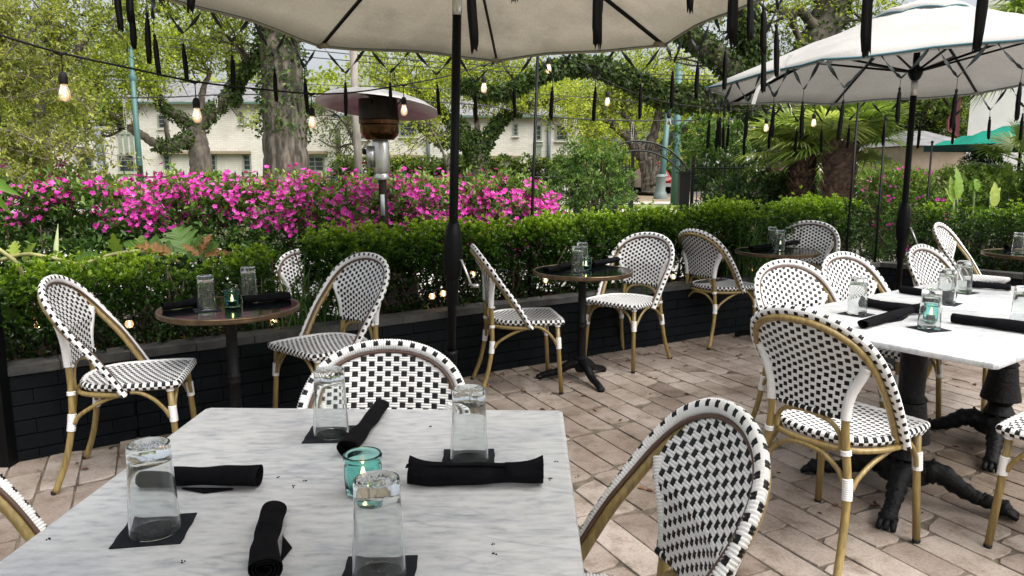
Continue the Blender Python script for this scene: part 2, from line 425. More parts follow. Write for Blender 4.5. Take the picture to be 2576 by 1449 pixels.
    mb = MB(); mb.tube(spline([(-.128, -.213, .43), (-.122, -.216, .475), (-.085, -.224, .515), (0, -.234, .532), (.085, -.224, .515), (.122, -.216, .475), (.128, -.213, .43)], 5), .0088, 8); mb.build('back_arch', M['bamboo'], t)
    return t
CH = chair_proto()
CG = 'woven bistro chairs round the tables'
CHAIRS = [
 (-.360, 1.81, 180, 'woven chair tucked under the far side of the near marble table'),
 (-1.68, 3.21, 283, 'woven chair at the low black wall, turned towards the round table with the green candle'),
 (-.985, 3.79, 139, 'woven chair facing the camera, between the near umbrella pole and the nearest round table'),
 (.076, 4.525, 279, 'woven chair seen side on just right of the near umbrella pole'),
 (.791, 5.10, 139, 'woven chair facing the camera behind the middle round table'),
 (1.66, 5.80, 300, 'woven chair seen from behind, before the grass clump, left of the third round table'),
 (2.49, 6.28, 150, 'woven chair in the planter corner behind the third round table'),
 (1.50, 3.44, 203, 'woven chair between the big rear-view chair and the single glass it is mirrored in'),
 (1.98, 3.80, 212, 'woven chair behind the leftmost glass of the right marble table'),
 (2.66, 4.22, 217, 'small looking woven chair beside the far umbrella pole, behind a napkin roll'),
 (3.86, 6.10, 225, 'woven chair with a greyish back panel against the dark hedge'),
 (1.215, 2.60, 304, 'big woven chair seen from behind at the left side of the right marble table'),
 (.125, 1.335, 96, 'woven chair cut by the lower frame edge, right beside the near marble table'),
 (-.98, 1.34, 275, 'woven chair of which only a slanting arm shows at the left frame edge'),
 (2.01, 2.47, 37, 'woven chair showing only a seat corner and front leg at the right frame edge'),
]
for i, (x, y, a, lb) in enumerate(CHAIRS):
    if i == 0:
        c = CH; c.scale = (.93, .93, .96); c.location = (x, y, 0); c.rotation_euler = (0, 0, R(a)); c['label'] = lb; c['group'] = CG
    else: fcopy(CH, (x, y, 0), R(a), lb, CG).scale = (1, 1, 1)
# ------------------------------------------------------------------ tables
def marble_base(mb_parent, cx, cy, rz=0.3):
    mb = MB()
    mb.lathe([(.20, .715), (.20, .705), (.060, .690), (.052, .66), (.050, .44), (.058, .43), (.066, .42), (.058, .41), (.062, .40), (.070, .33), (.086, .26), (.088, .245), (.060, .235), (.050, .215), (.062, .19), (.070, .175), (.055, .165), (.075, .14), (.095, .11), (.10, .08), (.04, .05)], 20, 0, (cx, cy, 0), True)
    col = mb.build('column', M['iron'], mb_parent, auto=50)
    for k in range(4):
        a = rz + k * math.pi / 2; d = Vector((math.cos(a), math.sin(a), 0)); s = Vector((-d.y, d.x, 0))
        mb = MB(); c = Vector((cx, cy, 0))
        path = spline([c + d * .05 + Vector((0, 0, .115)), c + d * .13 + Vector((0, 0, .125)), c + d * .20 + Vector((0, 0, .085)), c + d * .27 + Vector((0, 0, .055)), c + d * .33 + Vector((0, 0, .048)), c + d * .375 + Vector((0, 0, .030))], 6)
        L = len(path)
        rad = [interp(i / (L - 1), [0, .3, .6, .8, .92, 1], [.052, .040, .027, .028, .036, .024]) * (1 + .10 * math.sin(i * 1.9)) for i in range(L)]
        for i, p in enumerate(path): rad[i] = min(rad[i], p.z - .002)
        mb.tube(path, rad, 12)
        for q in range(3):
            mb.tube([c + d * .34 + s * (.016 * (q - 1)) + Vector((0, 0, .036)), c + d * .375 + s * (.022 * (q - 1)) + Vector((0, 0, .030)), c + d * .405 + s * (.026 * (q - 1)) + Vector((0, 0, .012))], [.012, .014, .010], 8)
        for q in range(7):                     # cast acanthus ridges
            u = q / 6; p = path[int(u * (L - 6))]
            mb.tube([p + s * (.9 * rad[int(u * (L - 6))]) - d * .012, p + Vector((0, 0, rad[int(u * (L - 6))] * 1.05)), p - s * (.9 * rad[int(u * (L - 6))]) - d * .012], .0065, 6)
        mb.build('foot', M['iron'], mb_parent)
    return col
def slab(name, poly, z1, th, mat, parent, bev=.006):
    """rounded-edge slab from a ccw polygon"""
    n = len(poly); P = [Vector((x, y, 0)) for x, y in poly]; c = sum(P, Vector()) / n
    def inset(d):
        out = []
        for i in range(n):
            a, b, e = P[i - 1], P[i], P[(i + 1) % n]
            u = (b - a).normalized(); v = (e - b).normalized(); n1 = Vector((-u.y, u.x, 0)); n2 = Vector((-v.y, v.x, 0))
            m = (n1 + n2).normalized(); out.append(b + m * (d / max(.3, m.dot(n1))))
        return out
    lv = [(bev, z1), (bev * .3, z1 - bev * .3), (0, z1 - bev), (0, z1 - th + bev), (bev * .3, z1 - th + bev * .3), (bev, z1 - th)]
    mb = MB(); vs = []
    for d, z in lv: vs += [Vector((p.x, p.y, z)) for p in inset(d)]
    L = len(lv)
    fs = [list(range(n)), [(L - 1) * n + j for j in range(n)][::-1]] + [[(i + 1) * n + j, (i + 1) * n + (j + 1) % n, i * n + (j + 1) % n, i * n + j] for i in range(L - 1) for j in range(n)]
    mb.add(vs, fs); return mb.build(name, mat, parent, auto=40)
def cpoly(c, u, v, w_, d, ch=.012):
    """chamfered rectangle: corner c, unit dirs u,v"""
    c = Vector((c[0], c[1], 0)); u = Vector((u[0], u[1], 0)); v = Vector((v[0], v[1], 0))
    pts = []
    for (a, b, da, db) in ((0, 0, 0, 1), (0, 0, 1, 0), (1, 0, -1, 0), (1, 0, 0, 1), (1, 1, 0, -1), (1, 1, -1, 0), (0, 1, 1, 0), (0, 1, 0, -1)):
        p = c + u * (a * w_ + da * ch) + v * (b * d + db * ch); pts.append((p.x, p.y))
    return pts
ZT = .74
def marble_table(label, c, u, v, w_=.93, d=.93, rz=.4, loc=None, base=True):
    cc = Vector((c[0], c[1], 0)) + Vector((u[0], u[1], 0)) * w_ / 2 + Vector((v[0], v[1], 0)) * d / 2
    t = thing('marble_table', label, 'table', (cc.x, cc.y, 0), 0, 'square marble tables on cast iron bases')
    poly = [(x - cc.x, y - cc.y) for x, y in cpoly(c, u, v, w_, d)]
    slab('tabletop', poly, ZT, .022, M['marble'], t)
    marble_base(t, 0, 0, rz)
    return t
marble_table('near white marble table filling the lower left of the photo', (-.825, .945), (.9997, -.024), (.024, .9997), .935, .925, .75)
ua, va = (-.605, .796), (.806, .592)
marble_table('marble table behind the big chair, its grey veined corner pointing at the camera', (1.556, 2.300), va, ua, .925, .93, .95)
marble_table('marble table pushed against another one at the frame edge, holding two far glasses', (1.556 + va[0] * .929, 2.300 + va[1] * .929), va, ua, .925, .93, .95)

def bistro_table(x, y, label, r=.315, rz=.5, z=.72):
    t = thing('round_table', label, 'table', (x, y, 0), 0, 'round glass topped bistro tables by the planter')
    mb = MB(); mb.lathe([(0, z), (r - .012, z), (r - .012, z - .006), (0, z - .006)], 56); mb.build('glass_top', M['tglass'], t, auto=40)
    mb = MB(); mb.lathe([(r - .012, z - .004), (r - .008, z + .003), (r, z + .002), (r + .003, z - .005), (r - .001, z - .009), (r + .002, z - .012), (r - .001, z - .017), (r + .001, z - .021), (r - .008, z - .025), (r - .05, z - .024), (0, z - .022), (0, z - .012), (r - .012, z - .010)], 56)
    mb.m = []
    mb.m = [0] * len(mb.f); mb.build('rim', M['brass'], t)
    mb = MB(); mb.lathe([(.14, z - .025), (.14, z - .042), (.030, z - .05), (.026, z - .08), (.026, .40), (.034, .39), (.030, .375), (.034, .36), (.026, .35), (.028, .16), (.042, .15), (.036, .13), (.050, .10), (.035, .06)], 18, 0, (0, 0, 0), True)
    mb.build('column', M['iron'], t, auto=50)
    for k in range(3):
        a = rz + k * 2 * math.pi / 3; d = Vector((math.cos(a), math.sin(a), 0)); s = Vector((-d.y, d.x, 0)); mb = MB()
        path = spline([d * .02 + Vector((0, 0, .115)), d * .08 + Vector((0, 0, .10)), d * .15 + Vector((0, 0, .055)), d * .22 + Vector((0, 0, .035)), d * .265 + Vector((0, 0, .022))], 5)
        mb.tube(path, [min(p.z - .001, interp(i, [0, 12, 20], [.034, .022, .020])) for i, p in enumerate(path)], 10, ref=None)
        for q in range(5):
            p = path[2 + q * 3]; mb.tube([p + s * .02, p + Vector((0, 0, .022)), p - s * .02], .005, 6)
        mb.lathe([(.0, .032), (.022, .026), (.026, .012), (.020, 0)], 10, 0, (d.x * .27, d.y * .27, 0), True)
        mb.build('foot', M['iron'], t)
    return t
M['tglass'] = noisy('smoked_glass_top', (.002, .003, .0035), (.004, .006, .007), 6, .10, spec=.38)
M['brass'] = noisy('antique_brass_rim', (.085, .055, .035), (.17, .115, .065), 20, .36, .7)
ZR = .72
bistro_table(-1.321, 3.40, 'round glass topped table with a lit green candle beside the black wall')
bistro_table(.449, 4.65, 'round brass rimmed table between the two middle woven chairs', rz=.9)
bistro_table(2.078, 5.776, 'round table in the planter corner mirroring a white woven chair in its top')
bistro_table(3.95, 5.61, 'round table cut off by the frame edge before the dark hedge')

# ------------------------------------------------------------------ tableware
def glass_proto():
    mb = MB(); h = .158
    # upside-down tumbler: rim on the table (z=0), thick base on top
    prof = [(.0385, .0012), (.0400, .0), (.0412, .0012), (.0408, .02), (.0375, h * .5), (.0352, h * .8), (.0350, h - .016), (.0352, h - .006), (.0340, h - .001), (.031, h), (.029, h - .0015)]
    n = 40
    mb.lathe(prof, n)
    # faceted centre of the base
    rings = 7; base = len(mb.v)
    rng = random.Random(3)
    for i in range(1, rings):
        r = .029 * (1 - i / rings)
        for j in range(n):
            a = 2 * math.pi * j / n; z = h - .0015 - (.0028 if (i + j // 2) % 2 else .0)
            mb.v.append((r * math.cos(a), r * math.sin(a), z))
    for i in range(rings - 1):
        o0 = (len(prof) - 1) * n if i == 0 else base + (i - 1) * n; o1 = base + i * n
        for j in range(n): mb.f.append([o0 + j, o0 + (j + 1) % n, o1 + (j + 1) % n, o1 + j]); mb.m.append(0)
    mb.f.append([base + (rings - 2) * n + j for j in range(n)]); mb.m.append(0)
    inner = [(.0385, .0012), (.0385, .02), (.0352, h * .5), (.0330, h * .78), (.0320, h - .028), (.029, h - .022), (.015, h - .021), (.0, h - .022)]
    k = len(mb.v)
    mb.lathe(inner[:-1], n)
    # flip inner faces so the glass is closed
    nf = (len(inner) - 2) * n
    for q in range(len(mb.f) - nf, len(mb.f)): mb.f[q] = mb.f[q][::-1]
    mb.f.append([k + (len(inner) - 2) * n + j for j in range(n)][::-1]); mb.m.append(0)
    return mb.mesh('drinking_glass', M['glass'], True)
GME = glass_proto(); GME.set_sharp_from_angle(angle=R(50))
def glass(p, z, label):
    o = bpy.data.objects.new('drinking_glass', GME); COL.objects.link(o); o.location = (p[0], p[1], z + .0026); o.rotation_euler = (0, 0, p[0] * 9)
    tag(o, label, 'glass', 'upturned tumblers on the tables')
def coaster(p, rz, z, label, s=.056, curl=0.0):
    mb = MB(); n = 6; vs = []
    for k in (0, 1):
        for i in range(n + 1):
            for j in range(n + 1):
                x = -s + 2 * s * i / n; y = -s + 2 * s * j / n
                zz = k * .0018 + curl * max(0, (x + y) / (2 * s) - .55) ** 1.5 * .03
                vs.append((x + .001 * math.sin(j * 2 + i), y, zz))
    q = (n + 1) ** 2; fs = []
    for i in range(n):
        for j in range(n):
            a = i * (n + 1) + j; fs.append([a, a + 1, a + n + 2, a + n + 1]); fs.append([q + a, q + a + n + 1, q + a + n + 2, q + a + 1])
    for i in range(n):
        for a, b in ((i * (n + 1), (i + 1) * (n + 1)), ((i + 1) * (n + 1) + n, i * (n + 1) + n), (i + 1, i), (n * (n + 1) + i, n * (n + 1) + i + 1)): fs.append([a, b, q + b, q + a])
    mb.add(vs, fs)
    o = mb.build('coaster', M['coaster'], None, True, (p[0], p[1], z + .0006), auto=40); o.rotation_euler = (0, 0, rz)
    tag(o, label, 'coaster', 'dark square coasters under the glasses')
def napkin(a, b, z, label, r=.021, seed=0, r2=None, flap=True, bend=0.0):
    """rolled cloth napkin lying from point a to point b"""
    rng = random.Random(seed); a = Vector((a[0], a[1], 0)); b = Vector((b[0], b[1], 0)); d = b - a; L = d.length; d.normalize(); s = Vector((-d.y, d.x, 0))
    r *= 1.16; r2 = (r2 or r / 1.16) * 1.16; flap = flap and seed in (1, 4, 5, 6); turns = 3.4; m = 64; n = 22; mb = MB(); vs = []
    ph = rng.random() * 6
    for i in range(n + 1):
        u = i / n; rr = r + (r2 - r) * u; wob = 1 + .07 * math.sin(u * 7 + ph) + .04 * math.sin(u * 17 + ph * 2)
        for k in range(m + 1):
            t = k / m; th = ph + t * turns * 2 * math.pi
            q = (.28 + .72 * t ** .8) * rr * wob * (1 + .06 * math.sin(3 * th + u * 5) + (.07 * mnoise.noise(Vector((u * 5, math.cos(th) * 1.2 + seed, math.sin(th) * 1.2)))))
            x = u * L + (t - .5) * .010 * math.sin(ph) + (.012 * (t - .7) if i in (0, n) else 0) * (1 if i else -1)
            yy = math.cos(th) * q * 1.06 + bend * 4 * u * (1 - u); zz = math.sin(th) * q * .88
            vs.append(a + d * x + s * yy + Vector((0, 0, max(-rr * .86, zz) + rr * .88)))
    fs = [[i * (m + 1) + k, i * (m + 1) + k + 1, (i + 1) * (m + 1) + k + 1, (i + 1) * (m + 1) + k] for i in range(n) for k in range(m)]
    mb.add(vs, fs)
    if seed in (2, 5):                    # folded corners peaking over the ends
        for e, sg in ((b, 1), (a, -1)):
            P = []
            for i in range(6):
                u = i / 5; q = e - d * (sg * .075 * (1 - u)); h = r * (1.85 + .65 * u ** 3)
                P += [q + s * (r * .95 * (1 - .25 * u)) + Vector((0, 0, r * 1.0)), q + s * (r * .45) + Vector((0, 0, h * .92)), q - s * (r * .35) + Vector((0, 0, h * (.97 - .1 * u))), q - s * (r * .98) + Vector((0, 0, r * .9))]
            mb.add(P, [[4 * i + j, 4 * i + j + 1, 4 * i + 5 + j, 4 * i + 4 + j] for i in range(5) for j in range(3)])
    if flap:                                    # loose corner of the cloth
        u0 = .45 + .2 * rng.random(); sg = -1
        P = []
        for i in range(9):
            for j in range(4):
                u = u0 + (i - 4) / 8 * .42; wdt = (1 - abs(i - 4) / 4.001) * .016
                P.append(a + d * (u * L) + s * (sg * (r * .55 + wdt * j / 3 + r * .3)) + Vector((0, 0, .002 + .004 * (1 - j / 3))))
        mb.add(P, [[i * 4 + j, i * 4 + j + 1, (i + 1) * 4 + j + 1, (i + 1) * 4 + j] for i in range(8) for j in range(3)])
    o = mb.build('napkin_roll', M['cloth'], None, True, (0, 0, z + .0008)); md = o.modifiers.new('thickness', 'SOLIDIFY'); md.thickness = .0012
    tag(o, label, 'napkin', 'rolled black napkins on the tables')
def candle_proto():
    t = thing('candle_jar', 'x', 'candle holder')
    mb = MB(); h = .082; n = 32
    prof = [(.0, .0), (.030, .0), (.034, .004), (.035, .012), (.036, .03), (.0365, .055), (.034, .062), (.033, .066), (.037, .070), (.0375, .076), (.035, .080), (.033, .079), (.032, .070), (.031, .062), (.0325, .054), (.032, .012), (.028, .007), (.0, .006)]
    vs = []
    for i, (r, z) in enumerate(prof):
        for j in range(n):
            q = r + (.0011 * (math.sin(j * math.pi / 2) * math.sin(z * 420)) if 3 <= i <= 5 else 0)
            vs.append((q * math.cos(2 * math.pi * j / n), q * math.sin(2 * math.pi * j / n), z))
    mb.add(vs, [[i * n + j, i * n + (j + 1) % n, (i + 1) * n + (j + 1) % n, (i + 1) * n + j] for i in range(len(prof) - 1) for j in range(n)])
    mb.build('jar', M['teal_glass'], t)
    mb = MB(); mb.lathe([(.0, .008), (.019, .008), (.0195, .026), (.018, .028), (.006, .026), (0, .026)], 20); mb.build('candle', M['candle'], t)
    mb = MB(); mb.lathe([(.001, .026), (.0045, .032), (.005, .038), (.0030, .047), (.0006, .056)], 10); mb.build('flame', M['flame'], t)
    return t
CJ = candle_proto(); CJG = 'teal glass candle jars on the tables'
_cj = [0]
def candle(p, z, label):
    _cj[0] += 1
    if _cj[0] == 1: CJ.location = (p[0], p[1], z + .001); CJ['label'] = label; CJ['group'] = CJG
    else: fcopy(CJ, (p[0], p[1], z + .001), p[0] * 3, label, CJG)
TA = lambda x, y: at(x, y, ZT)
# near marble table
for (px, py, rz, gl, cl) in (
    (391, 1338, .16, 'upturned glass standing lowest left on the near marble table', 'dark coaster lying lowest left on the near marble table'),
    (834, 1095, .05, 'upturned glass before the tucked woven chair, beside a slanting napkin', 'dark coaster half under a slanting black napkin'),
    (1181, 1158, .03, 'upturned glass behind the longest napkin roll of the near table', 'dark coaster behind the longest napkin roll of the near table'),
    (955, 1452, .04, 'upturned glass in front of the teal candle jar, cut by the lower frame edge', 'dark coaster cut by the lower frame edge under the glass')):
    p = TA(px, py); glass(p, ZT, gl); coaster(p + Vector((-.002, .004, 0)), rz, ZT, cl)
napkin(TA(345, 1222), TA(648, 1226), ZT, 'black napkin roll passing behind the leftmost glass', .019, 1, .021)
napkin(TA(1030, 1220), TA(1366, 1218), ZT, 'longest black napkin roll lying across before a glass, its ends peaked', .021, 2, .022)
napkin(TA(872, 1152), TA(958, 1035), ZT, 'slanting black napkin roll touching the candle jar of the near table', .019, 3, .015, False)
napkin(TA(668, 1470), TA(688, 1310), ZT, 'black napkin roll pointing at the camera near the lower frame edge', .020, 4, .017, True, .006)
candle(TA(915, 1240), ZT, 'teal candle jar burning on the near marble table')
# right marble tables
for (px, py, rz, gl, cl) in (
    (2154, 791, .65, 'upturned glass mirroring woven chairs behind it, leftmost on the right marble table', 'dark coaster under the leftmost glass of the right marble table'),
    (2336, 828, .30, 'upturned glass directly before the green candle jar on the right marble table', 'dark coaster nearest the edge of the right marble table'),
    (2378, 764, .75, 'upturned glass between a napkin end and the far glass on the right tables', 'dark coaster with a curled up corner on the right marble table'),
    (2421, 736, .55, 'farthest upturned glass on the right marble tables', 'farthest dark coaster on the right marble tables'),
    (2568, 822, .4, 'upturned glass cut by the right frame edge', 'dark coaster at the right frame edge')):
    p = TA(px, py); glass(p, ZT, gl); coaster(p, rz, ZT, cl, curl=1.0 if px == 2378 else 0)
napkin(TA(2166, 772), TA(2312, 792), ZT, 'black napkin roll behind another one, pointing at the green jar', .019, 5, .021)
napkin(TA(2172, 828), TA(2292, 790), ZT, 'short looking black napkin roll beside the coaster of the right table', .019, 6, .018)
napkin(TA(2266, 737), TA(2398, 757), ZT, 'black napkin roll before the small woven chair by the far pole', .019, 7, .020, False)
napkin(TA(2432, 724), TA(2538, 732), ZT, 'farthest black napkin roll on the right marble tables', .020, 8, .017)
napkin(TA(2396, 812), TA(2660, 850), ZT, 'thick black napkin roll running out of the right frame edge', .021, 9, .023, False)
candle(TA(2341, 808), ZT, 'teal candle jar seen through a glass on the right marble table')
# round tables
TB = lambda x, y: at(x, y, ZR)
_g = [TB(521, 780), TB(628, 752), TB(585, 772), TB(1452, 684), TB(1464, 671), TB(1474, 679), TB(1960, 630), TB(1941, 619), TB(1962, 625), TB(2559, 638)]
glass(_g[0], ZR, 'upturned glass left of the lit candle on the nearest round table'); coaster(_g[0], .5, ZR, 'dark coaster on the nearest round table')
glass(_g[1], ZR, 'upturned glass behind a napkin on the nearest round table')
candle(_g[2], ZR, 'teal candle jar with a bright flame on the nearest round table')
napkin(TB(410, 782), TB(505, 770), ZR, 'black napkin roll on the left half of the nearest round table', .019, 11)
napkin(TB(612, 764), TB(728, 754), ZR, 'black napkin roll before the far glass of the nearest round table', .020, 12)
glass(_g[3], ZR, 'front upturned glass on the middle round table'); coaster(_g[3], .6, ZR, 'dark coaster on the middle round table')
glass(_g[4], ZR, 'rear upturned glass on the middle round table')
candle(_g[5], ZR, 'teal candle jar on the middle round table')
napkin(TB(1372, 688), TB(1436, 672), ZR, 'black napkin roll left of the glasses on the middle round table', .019, 13)
napkin(TB(1488, 673), TB(1552, 661), ZR, 'black napkin roll right of the candle on the middle round table', .020, 14)
glass(_g[6], ZR, 'upturned glass before the candle on the third round table'); coaster(_g[6], .6, ZR, 'dark coaster on the third round table')
glass(_g[7], ZR, 'upturned glass behind a napkin on the third round table')
candle(TB(1963, 623), ZR, 'teal candle jar seen through a glass on the third round table')
napkin(TB(1888, 632), TB(1943, 624), ZR, 'black napkin roll on the left part of the third round table', .019, 15)
napkin(TB(1970, 619), TB(2005, 615), ZR, 'black napkin roll behind the front glass of the third round table', .019, 16)
glass(_g[9], ZR, 'upturned glass on the round table at the frame edge'); coaster(_g[9], .6, ZR, 'dark coaster on the round table at the frame edge')
napkin(TB(2530, 627), TB(2572, 624), ZR, 'black napkin roll on the round table at the frame edge', .019, 17)
# crumbs on the near marble
mb = MB(); rng = random.Random(5)
for px, py in ((1080, 1072), (768, 1212), (740, 1225), (461, 1414), (122, 1358), (1241, 1368), (1384, 1202), (1385, 1206), (697, 1200), (1452, 1200), (1398, 1160), (1244, 1395)):
    for k in range(3):
        q = TA(px + rng.uniform(-5, 5), py + rng.uniform(-3, 3)); mb.box((q.x, q.y, ZT + .0010), (.0012 * rng.uniform(.5, 1.6), .0010, .0007), 0, rng.random() * 3)
tag(mb.build('crumbs', M['rubber']), 'tiny dark crumbs scattered on the near marble table', 'crumbs', None, 'stuff')
# ------------------------------------------------------------------ umbrellas
def fabric(name, c, stain=.76, thin=.17):
    m, nt, b = newmat(name)
    co = objco(nt)
    n1 = N(nt, 'ShaderNodeTexNoise', Scale=2.2, Detail=6, Roughness=.65); nt.links.new(co, n1.inputs['Vector'])
    n2 = N(nt, 'ShaderNodeTexNoise', Scale=90, Detail=4, Roughness=.8); nt.links.new(co, n2.inputs['Vector'])
    n3 = N(nt, 'ShaderNodeTexNoise', Scale=14, Detail=3, Roughness=.5); nt.links.new(co, n3.inputs['Vector'])
    a = ramp(nt, n1.outputs['Fac'], [(.36, [x * stain for x in c]), (.56, c)])
    bq = ramp(nt, n2.outputs['Fac'], [(.3, (.80, .78, .74)), (.62, (1, 1, 1))])
    cq = ramp(nt, n3.outputs['Fac'], [(.66, (1, 1, 1)), (.80, (.88, .84, .76))])
    cur = a
    for q in (bq, cq):
        mu = N(nt, 'ShaderNodeMixRGB', blend_type='MULTIPLY'); mu.inputs[0].default_value = 1
        nt.links.new(cur, mu.inputs[1]); nt.links.new(q, mu.inputs[2]); cur = mu.outputs[0]
    nt.links.new(cur, b.inputs['Base Color']); b.inputs['Roughness'].default_value = .9; b.inputs['Specular IOR Level'].default_value = .15
    tr = nt.nodes.new('ShaderNodeBsdfTranslucent'); nt.links.new(cur, tr.inputs[0])
    mx = nt.nodes.new('ShaderNodeMixShader'); mx.inputs[0].default_value = thin
    bp = N(nt, 'ShaderNodeBump', Strength=.35, Distance=.006); nt.links.new(n3.outputs['Fac'], bp.inputs['Height']); nt.links.new(bp.outputs[0], b.inputs['Normal'])
    nt.links.new(b.outputs[0], mx.inputs[1]); nt.links.new(tr.outputs[0], mx.inputs[2]); nt.links.new(mx.outputs[0], nt.nodes['Material Output'].inputs[0])
    return m
M['canvas'] = fabric('cream_canvas', (.52, .475, .39), .74, .26)
M['canvas_white'] = fabric('white_canvas', (.52, .515, .505), .90)
M['brightening_canvas'] = fabric('brightening_cream_canvas', (.84, .82, .77), .97, .80)  # unseen canopy cloth made extra translucent to brighten the near table
M['green_canvas'] = fabric('green_canvas', (.01, .26, .19))
def tassel_mesh(seed):
    rng = random.Random(seed); mb = MB(); n = 22
    prof = [(.003, 0), (.0075, -.004), (.0082, -.012), (.0068, -.018), (.0062, -.022), (.0095, -.030), (.0118, -.06), (.0124, -.11), (.0122, -.155), (.0105, -.185)]
    amp = [(1.12 if j_ % 2 else .66) * rng.uniform(.85, 1.08) for j_ in range(n)]; end = [rng.uniform(-.014, .012) for _ in range(n)]
    vs = []; swx = rng.uniform(-.004, .004)
    for i, (r, z) in enumerate(prof):
        for j in range(n):
            a = 2 * math.pi * j / n; k = 1 if i < 5 else amp[j] * (1 + .10 * math.sin(i * 1.7 + j))
            zz = z + (end[j] if i == len(prof) - 1 else 0)
            vs.append((r * k * math.cos(a) + swx * (-z / .18) ** 2, r * k * math.sin(a), zz))
    L = len(prof)
    mb.add(vs, [[i * n + j, (i + 1) * n + j, (i + 1) * n + (j + 1) % n, i * n + (j + 1) % n] for i in range(L - 1) for j in range(n)] + [list(range(n)), [(L - 1) * n + j for j in range(n)][::-1]])
    return mb.mesh('tassel', M['tassel'], True)
TM = [tassel_mesh(i) for i in range(5)]
def umbrella(label, c, R_, z_edge, z_top, rot, tilt=(0, 0), mat=None, per=4, tass=True, sag=.035, base=True, crank=True, pole_r=.0205, trim='teal_trim', skip=None, vent=True, seed=1, tscale=1.0, tfat=1.0, ndrop=.13, crank_rot=0, zc=.98, ctilt=None):
    """c: pole foot; tilt: lean of the pole in x and y per metre"""
    rng = random.Random(seed)
    t = thing('patio_umbrella', label, 'umbrella', (c[0], c[1], 0), 0)
    ct = ctilt or tilt; axis = lambda z: Vector((tilt[0] * z, tilt[1] * z, z))
    def loc(r, ang, z):                    # point in the tilted frame
        ax = axis(z_edge); p = axis(z) + Vector((math.sin(ang) * r, math.cos(ang) * r, 0))
        p.z -= ct[0] * (math.sin(ang) * r) + ct[1] * (math.cos(ang) * r)
        return p
    ns, nr = 8, 8; H_ = z_top - z_edge
    mb = MB(); vs = []; ncol = ns * 6
    zed = {}
    for i in range(nr + 1):
        u = .10 + .90 * i / nr
        for j in range(ncol):
            k = j % 6; a0 = rot + (j // 6) * math.pi / 4; f = k / 6
            pa = Vector((math.sin(a0), math.cos(a0), 0)); pb = Vector((math.sin(a0 + math.pi / 4), math.cos(a0 + math.pi / 4), 0))
            d = pa.lerp(pb, f) * (R_ * u); s_ = 4 * f * (1 - f)
            z = z_top - H_ * (u ** 1.12) + s_ * sag * .5 * math.sin(math.pi * u) - s_ * sag * .9 * u * u * 0 + s_ * .012 * math.sin(u * 19 + j)
            d = d * (1 - .025 * s_ * u)
            q = axis(z) + d; q.z -= ct[0] * d.x + ct[1] * d.y
            vs.append(q)
            if i == nr: zed[j] = q
    fs = [[i * ncol + j, i * ncol + (j + 1) % ncol, (i + 1) * ncol + (j + 1) % ncol, (i + 1) * ncol + j] for i in range(nr) for j in range(ncol)]
    # short hem hanging at the rim
    o = len(vs)
    for j in range(ncol): vs.append(zed[j] + Vector((0, 0, -.018)) - Vector((zed[j].x, zed[j].y, 0)) * .004)
    fs += [[nr * ncol + j, nr * ncol + (j + 1) % ncol, o + (j + 1) % ncol, o + j] for j in range(ncol)]
    mb.add(vs, fs); mb.build('canopy', mat or M['canvas'], t)
    mb = MB(); loop = [zed[j] * 1.0 + Vector((0, 0, -.004)) for j in range(ncol)] + [zed[0] + Vector((0, 0, -.004))]
    mb.tube([p + Vector((p.x - axis(z_edge).x, p.y - axis(z_edge).y, 0)) * .003 for p in loop], .006, 6, caps=False); mb.build('edge_piping', M[trim], t)
    if vent:
        mb = MB(); vs = []; n2 = 48
        for i, (r, dz) in enumerate(((.0, .0), (.12, -.030), (.26, -.082), (.30, -.100), (.302, -.118))):
            for j in range(n2):
                a = rot + 2 * math.pi * j / n2; k = (j % 6) / 6; w_ = 4 * k * (1 - k)
                vs.append(loc(r * (1 - .03 * w_), a, z_top + .035 + dz + (.016 * w_ if i >= 2 else 0)))
        mb.add(vs, [[i * n2 + j, i * n2 + (j + 1) % n2, (i + 1) * n2 + (j + 1) % n2, (i + 1) * n2 + j] for i in range(4) for j in range(n2)])
        vt = mb.build('vent_flap', mat or M['canvas'], t)
        mb = MB(); mb.tube([vs[4 * n2 + j] for j in range(n2)] + [vs[4 * n2]], .0055, 6, caps=False); mb.build('flap_piping', M[trim], vt)
    zh = z_edge + .05
    mb = MB(); mb.tube([axis(0.05), axis(z_top)], pole_r, 16); mb.build('pole', M['pole'], t)
    mb = MB(); mb.tube([axis(zh - .16), axis(zh - .06)], pole_r + .002, 16); mb.build('collar', M['chrome'], t)
    mb = MB(); hb = [axis(zh - .06), axis(zh - .045), axis(zh - .02), axis(zh), axis(zh + .03)]; mb.tube(hb, [.022, .034, .045, .046, .030], 16); mb.build('hub', M['pole'], t)
    for k in range(8):
        a = rot + k * math.pi / 4
        P = [loc(R_ * u, a, z_top - H_ * u ** 1.12 - .018) for u in (.04, .3, .55, .8, .985)]
        mb = MB(); mb.tube(P, .010, 8, ref=(0, 0, 1), ab=(1.3, .8)); rb = mb.build('rib', M['pole'], t)
        mb = MB(); mb.tube([loc(.04, a, zh), loc(R_ * .52, a, z_top - H_ * .52 ** 1.12 - .035)], .008, 6); mb.build('strut', M['pole'], rb)
        mb = MB(); e = loc(R_ * .985, a, z_edge - .012); mb.tube([e - Vector((math.sin(a), math.cos(a), 0)) * .06, e + Vector((math.sin(a), math.cos(a), 0)) * .018], .017, 8, ref=(0, 0, 1), ab=(.8, 1.3)); mb.build('rib_pocket', mat or M['canvas'], rb)
